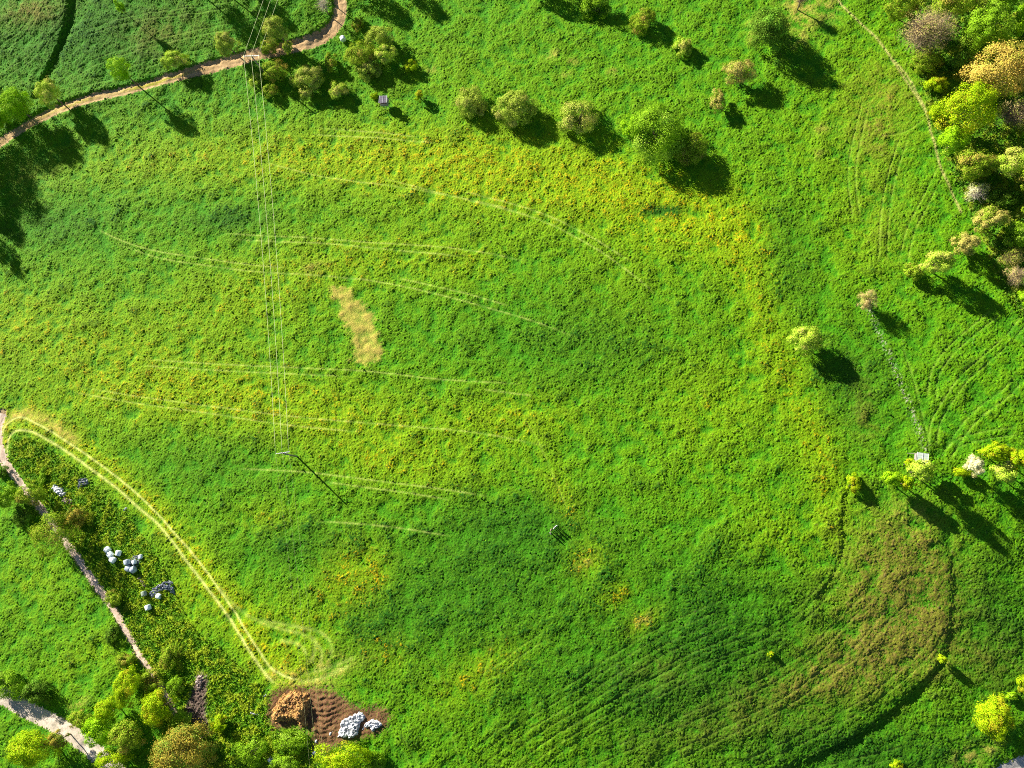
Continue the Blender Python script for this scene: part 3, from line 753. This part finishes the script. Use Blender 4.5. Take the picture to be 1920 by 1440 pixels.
# right row
for (a, b, c, d, z, st, kd, lb) in [
 (1600, 906, 16, 20, 2.4, 'lime', 'strand', 'small yellow bush, leftmost of the right hand row'),
 (1672, 897, 20, 16, 3.4, 'bright', 'leaf', 'small green tree, second from the left in the right hand row'),
 (1700, 905, 17, 14, 3.4, 'lime', 'leaf', 'yellowish green tree left of the pale roofed stand tree'),
 (1728, 882, 26, 20, 6.0, 'pale', 'leaf', 'pale flowering tree directly below the pale roofed stand'),
 (1707, 868, 12, 9, 3.6, 'lime', 'strand', 'small yellow bush just left of the pale roofed stand'),
 (1806, 884, 18, 11, 2.6, 'lime', 'strand', 'low yellow green bush left of the whitish twiggy tree'),
 (1828, 874, 16, 20, 4.2, 'white', 'strand', 'whitish pink twiggy tree in the right hand row'),
 (1864, 848, 26, 20, 4.6, 'lime', 'strand', 'bright yellow green tree topmost in the right hand row'),
 (1884, 885, 22, 22, 3.8, 'pale', 'leaf', 'dark based pale tree below the topmost yellow one'),
 (1908, 862, 24, 20, 4.4, 'lime', 'strand', 'yellow green tree of the row at the photo edge')]:
    T('tree' if z > 3 else 'bush', lb, 'tree' if z > 3 else 'bush', a, b, c, d, z, st, kd, 1.0, group=GS)
T('tree', 'row tree just past the right edge', 'tree', 1950, 870, 28, 22, 4.6, 'lime', 'leaf', group=GS)
T('tree', 'brilliant yellow green tree in the lower right corner', 'tree', 1862, 1340, 34, 42, 2.8, 'lime', 'strand', 1.0, vz=3.6)
T('bush', 'tiny yellow green bush on the edge of the dark bank', 'bush', 1766, 1235, 9, 9, 2.2, 'lime', 'strand', .9)
T('bush', 'small yellow green bush at the bottom edge right of centre', 'bush', 1680, 1434, 12, 10, 1.0, 'lime', 'strand', .9)
T('bush', 'yellow green bush at the right edge above the corner tree', 'bush', 1918, 1284, 12, 18, 2.0, 'lime', 'strand', .9)
T('bush', 'low green bush in the grass above the corner tree', 'bush', 1895, 1304, 14, 9, 0.6, 'bright', 'leaf', .9)
T('bush', 'tiny yellow weed clump alone in the ploughed green field', 'bush', 1445, 1227, 7, 6, 0.6, 'lime', 'leaf', .9)
# lower left
for (a, b, c, d, z, st, kd, dn, lb) in [
 (104, 1004, 46, 44, 4.6, 'olive', 'strand', .4, 'large see-through olive tree overhanging the gravel path'),
 (142, 968, 22, 22, 2.6, 'rust', 'leaf', .6, 'olive brown tree top right of the overhanging tree'),
 (60, 928, 28, 20, 3.6, 'olive', 'leaf', 1, 'yellow green tree covering the path above the overhanging tree'),
 (16, 928, 24, 26, 3.0, 'mid', 'leaf', 1, 'mid green tree at the left edge beside the path'),
 (46, 968, 24, 24, 2.2, 'deep', 'leaf', .8, 'dark green bush below the tree covering the path'),
 (5, 885, 14, 14, 1.8, 'deep', 'leaf', .8, 'dark bush at the left edge left of the path'),
 (80, 898, 10, 22, .8, 'mid', 'leaf', .8, 'narrow green bush right of the path near the white sheet'),
 (214, 1122, 19, 17, 2.0, 'olive', 'leaf', 1, 'small olive bush right of the path below the bales'),
 (212, 1190, 14, 22, 1.2, 'deep', 'leaf', .8, 'dark low bush left of the path'),
 (20, 1285, 40, 28, 2.6, 'mid', 'leaf', 1, 'green bush above the pale gravel road at the left edge'),
 (70, 1298, 32, 26, 2.6, 'deep', 'leaf', 1, 'dark shaded bush above the gravel road'),
 (68, 1402, 48, 36, 5.0, 'lime', 'leaf', 1, 'bright yellow green tree below the gravel road'),
 (110, 1385, 18, 16, 3.8, 'rust', 'leaf', 1, 'small orange green tree right of the bright tree below the road'),
 (150, 1350, 26, 18, 2.4, 'olive', 'leaf', 1, 'low olive bush at the right side of the gravel road'),
 (185, 1372, 32, 28, 3.6, 'bright', 'leaf', 1, 'mid green tree right of the gravel road'),
 (205, 1330, 28, 24, 3.0, 'lime', 'leaf', .9, 'yellow green bush above the mid green tree'),
 (240, 1290, 26, 38, 3.0, 'lime', 'strand', .9, 'tall yellow green bush at the edge of the lower left meadow'),
 (235, 1240, 20, 18, 1.8, 'olive', 'strand', .9, 'small bush above the tall yellow green bush'),
 (298, 1325, 28, 34, 4.2, 'lime', 'leaf', 1, 'vivid lime tree in the middle of the thicket'),
 (285, 1275, 26, 20, 2.4, 'olive', 'leaf', .9, 'olive bush at the end of the gravel path'),
 (240, 1382, 34, 30, 3.6, 'olive', 'leaf', 1, 'olive tree left of the big brownish tree'),
 (215, 1425, 36, 22, 3.2, 'lime', 'leaf', .9, 'yellow green tree at the bottom edge left of the brownish tree'),
 (345, 1405, 62, 48, 5.5, 'rust', 'leaf', 1.1, 'big brownish olive tree at the bottom of the thicket'),
 (340, 1345, 24, 18, 1.6, 'mid', 'leaf', .8, 'green bush between the lime and brownish trees'),
 (320, 1230, 20, 30, 1.6, 'olive', 'leaf', .7, 'scrubby bush at the right of the gravel path'),
 (330, 1285, 18, 18, 1.6, 'mid', 'leaf', .7, 'scrubby green bush beside the brown bare strip'),
 (413, 1356, 18, 18, 2.6, 'lime', 'leaf', 1, 'round yellow bush right of the big brownish tree'),
 (640, 1420, 54, 30, 3.6, 'lime', 'leaf', .9, 'yellow green tree at the bottom edge below the white sheeting'),
 (700, 1428, 28, 20, 2.0, 'mid', 'leaf', .9, 'green bush at the bottom edge right of that tree'),
 (545, 1392, 40, 22, 1.4, 'mid', 'leaf', 1, 'dense green bush right below the manure heap'),
 (470, 1410, 36, 30, 2.0, 'mid', 'leaf', 1, 'dark green bush left of the scattered white scraps'),
 (535, 1430, 36, 18, 1.4, 'mid', 'leaf', 1, 'low green bush at the bottom edge below the scraps')]:
    T('tree' if z >= 3 else 'bush', lb, 'tree' if z >= 3 else 'bush', a, b, c, d, z, st, kd, dn, group=GB)
# trees whose shadows reach into the picture from outside it
for (a, b, c, d, z) in [(-50, 180, 44, 44, 6), (-95, 230, 44, 40, 6.5), (-60, 290, 36, 36, 6), (-60, 365, 26, 26, 4.5), (-70, 420, 24, 24, 5), (-110, 300, 40, 40, 6),
                        (330, -62, 20, 28, 7), (385, -55, 16, 24, 6), (405, -75, 16, 22, 6), (665, -34, 34, 24, 4), (735, -46, 26, 20, 4.4), (1012, -34, 30, 20, 3.4), (1060, -40, 24, 20, 3), (585, -40, 14, 14, 5)]:
    T('tree', 'tree just outside the photo that shades the meadow edge', 'tree', a, b, c, d, z, 'mid', 'leaf', .7, group='trees outside the frame')

# ------------------------------------------------------------------ weeds in the rough ground
def weeds(name, M, n, s0, A, B, hmax, seed, patchn):
    rg = np.random.default_rng(seed)
    jj, ii = np.nonzero(M > .5)
    pn = patchn[jj, ii]
    pr = np.clip(0.5 + pn, 0.02, None); pr /= pr.sum()
    k = rg.choice(len(jj), n, p=pr)
    x = gx[ii[k]] + rg.uniform(-.2, .2, n); y = gy[jj[k]] + rg.uniform(-.2, .2, n)
    hh = np.clip(.35 + .4 * pn[k], .05, 1) * hmax
    z = Z[jj[k], ii[k]] + rg.random(n) ** .6 * hh
    P = np.c_[x, y, z]
    nr = unit(rg.standard_normal((n, 3)) * .7 + [0, 0, .8]); tn = unit(np.cross(nr, rg.standard_normal((n, 3)))); bn = np.cross(nr, tn)
    sz = s0 * rg.uniform(.6, 1.4, n)[:, None]
    V = np.stack([P - tn * sz * .6, P + bn * sz * .4, P + tn * sz * .6, P - bn * sz * .4], 1)
    m = np.clip(.5 + .35 * N3[jj[k], ii[k]] + .25 * rg.standard_normal(n), 0, 1)[:, None]
    cc = np.array(A) * (1 - m) + np.array(B) * m
    o = mesh_np(name, V.reshape(-1, 3), np.arange(4 * n).reshape(n, 4), np.repeat(cc, 4, 0), M_LEAF, False)
    return tagk(o, 'stuff')
keep = (1 - road_m) * (1 - mud) * (1 - clip01(pale * 1.5)) * (1 - scrub)
o = weeds('weeds', rough * keep * (np.abs(GX) > 0), 46000, .23, (.10, .25, .006), (.36, .46, .015), .42, 5, N2 * .6 + NE * .4)
tag(o, 'tangled green nettles and weeds between the path and the pale wheel tracks', 'weeds')
o = weeds('undergrowth', rough2 * keep, 26000, .26, (.05, .13, .015), (.20, .24, .03), .9, 6, N2 * .5 + NE * .5)
tag(o, 'dark green undergrowth beneath the trees of the right hand wood', 'undergrowth')

# ------------------------------------------------------------------ power line
def pole(u, v, h, arm, rz, label, lean=(0, 0)):
    b = G(u, v); z = land(b[0], b[1])
    t = thing('power_pole', label, 'power pole', (b[0], b[1], z), rz, 'power poles')
    MB().tube([(0, 0, -.5), (lean[0] * .5, lean[1] * .5, h * .5), (lean[0], lean[1], h + .15)], [.20, .18, .14], 10).build('pole', M_POLE, t, True)
    MB().box((lean[0], lean[1] + .16, h), (arm / 2, .07, .08)).build('crossarm', M_STEEL, t)
    MB().tube([(lean[0] - arm * .28, lean[1] + .16, h - .06), (lean[0], lean[1] + .13, h - .8)], .03).tube([(lean[0] + arm * .28, lean[1] + .16, h - .06), (lean[0], lean[1] + .13, h - .8)], .03).build('brace', M_STEEL, t)
    pts = []
    for x in (-arm / 2 + .1, 0, arm / 2 - .1):
        q = (lean[0] + x, lean[1] + .16, h + .08)
        MB().tube([q, (q[0], q[1], q[2] + .08), (q[0], q[1], q[2] + .12), (q[0], q[1], q[2] + .22), (q[0], q[1], q[2] + .26)], [.03, .03, .07, .07, .04], 8).build('insulator', M_CERAM, t, True)
        R = Matrix.Rotation(rz, 3, 'Z')
        pts.append(Vector((b[0], b[1], z)) + R @ Vector((q[0], q[1], q[2] + .3)))
    return pts
W1 = pole(498, 139, 7.4, 4.4, radians(-3), 'wooden power pole with grey crossarm beside the dirt track')
W2 = pole(557, 856, 7.4, 3.4, radians(8), 'wooden power pole with crossarm standing in the open meadow')
W3 = pole(640, 1620, 7.4, 3.4, radians(6), 'wooden power pole beyond the bottom edge')
W0 = pole(640, -330, 7.4, 4.0, radians(-20), 'wooden power pole beyond the top edge')
def wire(a, b, sag, label, rad=.036):
    P = []
    for i in range(33):
        t = i / 32; p = a.lerp(b, t); p.z -= 4 * sag * t * (1 - t); P.append(p)
    mid = a.copy()
    o = MB().tube([p - mid for p in P], rad, 5).build('power_wire', M_WIRE, None, True, mid)
    tag(o, label, 'wire', 'power line wires')
nmw = ('left', 'middle', 'right')
for i in range(3):
    wire(W1[i], W2[i], 1.6, nmw[i] + ' wire of the three strung between the two poles across the meadow')
    wire(W2[i], W3[i], 1.4, rad=.007, label= nmw[i] + ' faint wire running down from the meadow pole')
    wire(W0[i], W1[i], 1.4, nmw[i] + ' wire running up from the pole by the track')

# ------------------------------------------------------------------ bales
def bale(u, v, r, h, mat, label, tilt=0.0, rz=0.0, lying=True, sink=0.05, name='silage_bale', seed=0):
    rg = np.random.default_rng(seed + int(u))
    k = G(u, v, (r if lying else h) * .9); z = land(k[0], k[1])
    V = []; Fq = []; S = 28
    prof = [(0, -h / 2), (.6, -h / 2), (.9, -h / 2 + .03), (.98, -h / 2 + .10), (1.0, -h * .25), (1.03, 0), (1.0, h * .25), (.98, h / 2 - .10), (.93, h / 2 - .03), (.7, h / 2), (.35, h / 2 + .03), (0, h / 2 + .02)]
    for j, (a, b) in enumerate(prof):
        for s in range(S):
            t = 2 * pi * s / S
            q = 1 + .03 * sin(t * 9 + b * 4) + .012 * rg.standard_normal()
            V.append((a * r * q * cos(t), a * r * q * sin(t), b + .015 * rg.standard_normal() * (a > 0)))
    for j in range(len(prof) - 1):
        for s in range(S):
            Fq.append((j * S + s, j * S + (s + 1) % S, (j + 1) * S + (s + 1) % S, (j + 1) * S + s))
    o = mesh_np(name, V, Fq, None, mat, True)
    o.location = (k[0], k[1], z + (r if lying else h / 2) - sink)
    o.rotation_euler = (radians(90) if lying else tilt, 0 if lying else tilt * .6, rz)
    return tag(o, label, 'bale', 'wrapped silage bales')
bale(202, 1031, .74, 1.25, M_WRAP, 'white wrapped bale, uppermost of the touching row of three', .08, .95)
bale(208, 1040, .72, 1.25, M_WRAP, 'white wrapped bale in the middle of the row of three', -.06, .8)
bale(213, 1049.5, .74, 1.2, M_WRAP, 'greenish white bale at the lower end of the row of three', .1, 1.1)
bale(222.5, 1037, .68, 1.2, M_WRAP, 'white wrapped bale standing apart right of the row of three', -.1, -.2)
bale(239, 1054, .78, 1.2, M_WRAPG, 'grey wrapped bale, upper left of the grey cluster', .1, .3)
bale(241, 1066, .72, 1.15, M_WRAPG, 'grey wrapped bale, lower left of the grey cluster', -.08, 1.2)
bale(250, 1068, .78, 1.15, M_WRAPG, 'pale grey wrapped bale, lower right of the grey cluster', .12, 2.2)
bale(251, 1054, .56, 1.0, M_WRAP, 'small white bale behind the grey bales', .1, .4)
bale(263, 1044, .52, .95, M_WRAP, 'small white bale on the grey tarpaulin above the grey bales', -.1, .4)
bale(270, 1113, .62, 1.1, M_WRAPO, 'dull green bale left of the crumpled grey tarpaulin', .1, .4)
bale(297, 1118, .60, 1.05, M_WRAP, 'pale blue white bale at the foot of the crumpled tarpaulin', .15, 1.4)
bale(277, 1139, .70, 1.15, M_WRAP, 'bright white bale alone, lowest of all the bales', .1, .4)
bale(643, 73, .72, 1.2, M_WRAP, 'white bale with a black side just below the track bend', .1, .4)

# ------------------------------------------------------------------ heaps and sheets
def inpoly(P, x, y):
    m = np.zeros(x.shape, bool); n = len(P); dm = np.full(x.shape, 1e9)
    for i in range(n):
        a, b = P[i], P[(i + 1) % n]
        c = ((a[1] > y) != (b[1] > y))
        m ^= c & (x < (b[0] - a[0]) * (y - a[1]) / (b[1] - a[1] + 1e-12) + a[0])
        d = b - a; t = np.clip(((x - a[0]) * d[0] + (y - a[1]) * d[1]) / (d @ d), 0, 1)
        dm = np.minimum(dm, np.hypot(x - a[0] - t * d[0], y - a[1] - t * d[1]))
    return m, dm
def vnoise(x, y, s, seed):
    rg = np.random.default_rng(seed); T_ = rg.random((64, 64))
    fx = x / s; fy = y / s; i = np.floor(fx).astype(int); j = np.floor(fy).astype(int); a = fx - i; b = fy - j
    a = a * a * (3 - 2 * a); b = b * b * (3 - 2 * b); g = lambda p, q: T_[p % 64, q % 64]
    return (g(i, j) * (1 - a) + g(i + 1, j) * a) * (1 - b) + (g(i, j + 1) * (1 - a) + g(i + 1, j + 1) * a) * b
def sheet(name, pts, h, ampv, mat, label, cat, seed=1, edge=.5, step=.09, group=None, holes=0.0, lam=.6):
    P = np.array([G(*p)[:2] for p in pts]); c = P.mean(0); P = P - c
    x0, y0 = P.min(0) - .4; x1, y1 = P.max(0) + .4
    X, Y = np.meshgrid(np.arange(x0, x1, step), np.arange(y0, y1, step))
    m, dm = inpoly(P, X, Y)
    wob = (vnoise(X, Y, .45, seed) - .5) * .55
    sdv = np.where(m, dm, -dm) + wob
    prof = sstep(0, edge, sdv)
    rid = 1 - np.abs(2 * vnoise(X + .5 * vnoise(X, Y, .5, seed + 3), Y, lam, seed + 1) - 1)
    rid2 = 1 - np.abs(2 * vnoise(X, Y + .4 * vnoise(X, Y, .4, seed + 5), lam * .45, seed + 2) - 1)
    zz = prof * (h * (1 - .35 * vnoise(X, Y, 1.3, seed + 9)) + ampv * (rid ** 2 * .7 + rid2 ** 2 * .45)) - .12
    gl = np.vectorize(land)(X + c[0], Y + c[1]); g0 = land(*c)
    zz = zz + gl - g0
    ok = sdv > -.02
    if holes: ok &= vnoise(X, Y, .5, seed + 7) > holes
    idn = np.arange(X.size).reshape(X.shape)
    q = ok[:-1, :-1] & ok[1:, :-1] & ok[:-1, 1:] & ok[1:, 1:]
    Fq = np.stack([idn[:-1, :-1], idn[:-1, 1:], idn[1:, 1:], idn[1:, :-1]], -1)[q]
    used, inv = np.unique(Fq, return_inverse=True)
    V = np.stack([X, Y, zz], -1).reshape(-1, 3)[used]
    o = mesh_np(name, V, inv.reshape(-1, 4), None, mat, False, None, (c[0], c[1], g0))
    if label: tag(o, label, cat, group)
    return o, c, g0, P
sheet('plastic_sheet', [(632, 1383), (636, 1368), (640, 1350), (655, 1342), (672, 1334), (682, 1334), (684, 1345), (675, 1362), (672, 1378), (660, 1384)], .55, .55, M_SHEETW, 'big crumpled heap of white plastic sheeting right of the brown mud', 'plastic sheet', 3)
sheet('plastic_sheet', [(680, 1368), (684, 1354), (700, 1348), (716, 1352), (717, 1362), (706, 1368), (698, 1376), (692, 1364)], .4, .45, M_SHEETW, 'smaller crumpled white plastic sheet at the right end of the mud', 'plastic sheet', 8)
sheet('plastic_sheet', [(668, 1340), (672, 1333), (686, 1342), (682, 1348)], .7, .2, M_SHEETW, 'white plastic flap on top of the big white heap', 'plastic sheet', 9)
sheet('plastic_scrap', [(578, 1420), (586, 1408), (593, 1400), (594, 1410), (585, 1420)], .3, .3, M_SHEETW, 'grey white plastic scrap at the lower tip of the mud', 'plastic scrap', 10)
sheet('plastic_scrap', [(502, 1422), (508, 1416), (522, 1420), (524, 1430), (512, 1436), (500, 1432)], .3, .3, M_SHEETW, 'torn white plastic scrap at the bottom edge', 'plastic scrap', 11)
sheet('plastic_scrap', [(464, 1324), (468, 1323), (472, 1334), (486, 1338), (484, 1343), (470, 1342)], .3, .2, M_SHEETW, 'thin curved white scrap in the weeds left of the manure heap', 'plastic scrap', 12)
sheet('plastic_scrap', [(492, 1304), (498, 1301), (500, 1306), (494, 1308)], .4, .1, M_SHEETW, 'tiny white scrap nearest the end of the wheel tracks', 'plastic scrap', 13)
sheet('plastic_scrap', [(616, 1372), (622, 1371), (623, 1379), (617, 1380)], .3, .1, M_SHEETW, 'small square white scrap lying on the mud', 'plastic scrap', 14)
sheet('plastic_scrap', [(590, 1388), (595, 1386), (596, 1396), (592, 1397)], .3, .1, M_SHEETW, 'narrow white scrap on the left border of the mud', 'plastic scrap', 15)
sheet('plastic_sheet', [(98, 914), (105, 907), (115, 911), (126, 922), (126, 930), (114, 932), (102, 924)], .7, .25, M_SHEETW, 'bright white plastic sheet beside the dark hollow by the path', 'plastic sheet', 16)
sheet('rubble_heap', [(112, 934), (124, 930), (134, 936), (140, 945), (128, 948), (116, 944)], .35, .35, M_RUBBLE, 'pale rubble just below the bright white sheet', 'rubble', 17, lam=.3)
sheet('tarpaulin', [(146, 908), (148, 898), (158, 893), (168, 900), (168, 908), (156, 914), (148, 922)], .35, .5, M_SHEETG, 'blue grey tarpaulin right of the bright white sheet', 'tarpaulin', 18)
sheet('tarpaulin', [(229, 952), (240, 951), (242, 958), (231, 960)], .2, .3, M_SHEETG, 'small grey plastic piece in the weeds beside the wheel tracks', 'tarpaulin', 19)
sheet('tarpaulin', [(236, 1050), (250, 1040), (266, 1036), (270, 1044), (264, 1056), (256, 1072), (244, 1072), (236, 1064)], .2, .3, M_SHEETG, 'flat grey tarpaulin lying under the grey bales', 'tarpaulin', 20)
sheet('tarpaulin', [(278, 1112), (284, 1102), (296, 1096), (312, 1088), (324, 1090), (328, 1106), (332, 1120), (318, 1110), (304, 1108), (294, 1118), (284, 1124)], .4, .6, M_SHEETG, 'large crumpled grey tarpaulin folded over in the weeds', 'tarpaulin', 21, lam=.5)
sheet('tarpaulin', [(256, 1084), (262, 1080), (272, 1088), (276, 1102), (268, 1100), (262, 1092)], .25, .35, M_RUBBLE, 'greyish rags between the grey bales and the crumpled tarpaulin', 'rags', 22, lam=.3)
sheet('rubble_heap', [(366, 1268), (376, 1262), (386, 1268), (382, 1282), (374, 1300), (368, 1290)], .3, .4, M_RUBBLE, 'grey stones and rubble on the brown bare strip', 'rubble', 23, lam=.35)
# manure heap with clods
hp = [(510, 1350), (512, 1332), (522, 1312), (536, 1298), (556, 1294), (576, 1298), (582, 1312), (580, 1330), (574, 1346), (580, 1362), (566, 1362), (552, 1350), (532, 1352), (518, 1356)]
o, c, g0, P = sheet('manure_heap', hp, 1.5, .4, M_DUNG, 'brown and golden manure heap beside the rutted mud', 'manure heap', 31, 1.3, .14, lam=.8)
rg = np.random.default_rng(5); V = []; Fq = []
ico = bpy.data.meshes.new('x'); import bmesh
bm = bmesh.new(); bmesh.ops.create_icosphere(bm, subdivisions=1, radius=1); iv = np.array([v.co[:] for v in bm.verts]); ifc = [tuple(v.index for v in f.verts) for f in bm.faces]; bm.free()
bpy.data.meshes.remove(ico)
zv = np.array([v.co[:] for v in o.data.vertices])
for q in range(900):
    p = zv[rg.integers(len(zv))] + rg.uniform(-.1, .1, 3)
    s = rg.uniform(.10, .34) * np.array([1, rg.uniform(.6, 1), rg.uniform(.5, .9)])
    n0 = len(V); V += list((iv * (1 + .2 * rg.standard_normal((len(iv), 1)))) * s @ np.array(Matrix.Rotation(rg.random() * 6, 3, 'Z')) + p)
    Fq += [tuple(a + n0 for a in f) for f in ifc]
add_lists('clods', V, Fq, M_DUNG, False, o)

# ------------------------------------------------------------------ hunting stands
def stand(u, v, ztop, wx, wy, rz, roofmat, label, ladder=1):
    p = G(u, v, ztop); z = land(p[0], p[1])
    t = thing('hunting_stand', label, 'hunting stand', (p[0], p[1], z), rz, 'raised hunting stands')
    H = p[2] - z; fl = max(.7, H - 1.7)
    for sx in (-1, 1):
        for sy in (-1, 1):
            MB().tube([(sx * wx * .62, sy * wy * .62, -.2), (sx * wx * .40, sy * wy * .40, H - .15)], .06, 7).build('leg', M_POLE, t, True)
    MB().box((0, 0, fl), (wx * .46, wy * .46, .04)).build('floor', M_WOODG, t)
    m = MB()
    for sx in (-1, 1): m.box((sx * wx * .44, 0, fl + .5), (.025, wy * .45, .46))
    for sy in (-1, 1): m.box((0, sy * wy * .44, fl + .5), (wx * .415, .025, .46))
    m.build('cabin', M_WOODG, t)
    MB().box((0, .1, fl + .45), (wx * .36, .16, .025)).build('seat', M_WOODG, t)
    m = MB(); n = 7
    for i in range(n):
        y = (i + .5) / n * wy - wy / 2
        m.box((0, y, H + .03 * (i % 2)), (wx / 2, wy / n / 2 - .002, .02), 0, radians(3))
    m.build('roof', roofmat, t)
    m = MB(); m.box((0, 0, H + .09), (.03, wy / 2 + .02, .02)).box((-wx / 2, 0, H + .03), (.04, wy / 2 + .03, .05)).box((wx / 2, 0, H + .03), (.04, wy / 2 + .03, .05))
    m.build('roof_batten', M_STEEL, t)
    m = MB(); a = Vector((.25, -wy * .45, fl + .1)); b = Vector((.25, -wy * .45 - fl * .45, 0))
    for s in (0, -.5):
        m.tube([a + Vector((s, 0, 0)), b + Vector((s, 0, 0))], .035, 6)
    k = int(fl / .3)
    for i in range(1, k): q = a.lerp(b, i / k); m.tube([q, q + Vector((-.5, 0, 0))], .025, 5)
    m.build('ladder', M_POLE, t, True)
stand(718, 186, 2.7, 2.0, 2.0, radians(-2), M_ROOFD, 'low raised hunting stand with a dark flat roof in the upper meadow')
stand(1730, 858, 4.8, 2.1, 1.9, radians(-10), M_ROOFP, 'tall hunting stand with a pale green ribbed roof in the right hand row')

# ------------------------------------------------------------------ people
def skin_obj(name, verts, edges, rads, mat, parent, loc=(0, 0, 0)):
    me = bpy.data.meshes.new(name); me.from_pydata(verts, edges, []); me.update()
    me.materials.append(mat)
    o = bpy.data.objects.new(name, me); COL.objects.link(o); o.parent = parent; o.location = loc
    o.modifiers.new('skin', 'SKIN').use_smooth_shade = True
    sv = me.skin_vertices[0].data if len(me.skin_vertices) else None
    for i, r in enumerate(rads): sv[i].radius = (r, r) if not hasattr(r, '__len__') else r
    sv[0].use_root = True
    s = o.modifiers.new('sub', 'SUBSURF'); s.levels = 1; s.render_levels = 1
    return o
def mcol(n, c): return mat_tint(n, 20, .9, 1.1, .8, 0, attr=False, col=c)
M_SKIN = mcol('skin', (.55, .33, .23))
def person(u, v, rz, shirt, trousers, hair, label, arm=0.25, h=1.72):
    p = G(u, v); z = land(p[0], p[1])
    t = bpy.data.objects.new('person', None); COL.objects.link(t); t.location = (p[0], p[1], z); t.rotation_euler = (0, 0, rz)
    k = h / 1.75; t.scale = (k, k, k)
    tag(t, label, 'person', 'people standing together in the meadow')
    V = [(0, 0, .95), (0, 0, 1.12), (0, .01, 1.3), (0, .01, 1.44), (0, .0, 1.53), (0, -.01, 1.60), (0, -.01, 1.70)]
    R = [(.15, .11), (.13, .10), (.16, .11), (.12, .09), (.06, .06), (.085, .10), (.07, .085)]
    E = [(i, i + 1) for i in range(6)]
    for s in (-1, 1):
        n = len(V)
        V += [(s * .10, 0, .88), (s * .13, -.01, .50), (s * .15, .03, .09), (s * .16, -.12, .04)]; R += [(.09, .09), (.06, .06), (.042, .042), (.04, .03)]
        E += [(0, n), (n, n + 1), (n + 1, n + 2), (n + 2, n + 3)]
        n = len(V)
        V += [(s * .20, 0, 1.42), (s * .27, .03, 1.14), (s * (.24 + arm * .2), -.10, .90), (s * (.24 + arm * .2), -.13, .82)]; R += [(.055, .055), (.042, .042), (.028, .028), (.035, .02)]
        E += [(3, n), (n, n + 1), (n + 1, n + 2), (n + 2, n + 3)]
        for f in range(5):
            m = len(V); ox = (f - 2) * .018
            V += [(V[n + 3][0] + ox, V[n + 3][1] - .02 - (.03 if f == 0 else 0), .79 + (.03 if f == 0 else 0)), (V[n + 3][0] + ox, V[n + 3][1] - .035, .73 + .01 * abs(f - 2))]
            R += [.009, .007]; E += [(n + 3, m), (m, m + 1)]
    body = skin_obj('body', V, E, R, M_SKIN, t)
    skin_obj('shirt', [(0, 0, .93), (0, 0, 1.12), (0, .01, 1.3), (0, .01, 1.45)] + [q for s in (-1, 1) for q in ((s * .2, 0, 1.42), (s * .265, .03, 1.15))], [(0, 1), (1, 2), (2, 3), (3, 4), (4, 5), (3, 6), (6, 7)],
             [(.17, .13), (.15, .12), (.18, .13), (.13, .10), .075, .062, .075, .062], shirt, t)
    skin_obj('trousers', [(0, 0, .98)] + [q for s in (-1, 1) for q in ((s * .10, 0, .86), (s * .13, -.01, .5), (s * .15, .02, .12))], [(0, 1), (1, 2), (2, 3), (0, 4), (4, 5), (5, 6)], [(.165, .125), .105, .08, .062, .105, .08, .062], trousers, t)
    skin_obj('hair', [(0, .0, 1.66), (0, .02, 1.73)], [(0, 1)], [(.085, .10), (.08, .09)], hair, t)
    for s in (-1, 1):
        skin_obj('shoe', [(s * .15, .05, .05), (s * .165, -.14, .04)], [(0, 1)], [(.05, .05), (.05, .04)], M_SHOE, t)
M_SHOE = mcol('shoe', (.05, .05, .05))
MW, MG_, MB_, MD = mcol('white_cloth', (.75, .75, .78)), mcol('grey_cloth', (.35, .35, .4)), mcol('beige_cloth', (.5, .38, .24)), mcol('dark_cloth', (.04, .045, .07))
MH1, MH2 = mcol('dark_hair', (.05, .03, .02)), mcol('fair_hair', (.35, .24, .1))
person(1044, 986.5, radians(30), MW, MD, MH1, 'person in a white top, rightmost of the four standing in the meadow')
person(1040, 990, radians(60), MW, MG_, MH2, 'person in a white top and grey trousers left of the rightmost one')
person(1034, 993.5, radians(70), MB_, MD, MH1, 'person in a tan top, third from the right of the four')
person(1033, 1000, radians(110), MG_, MD, MH2, 'person in a grey top at the lower left of the four')
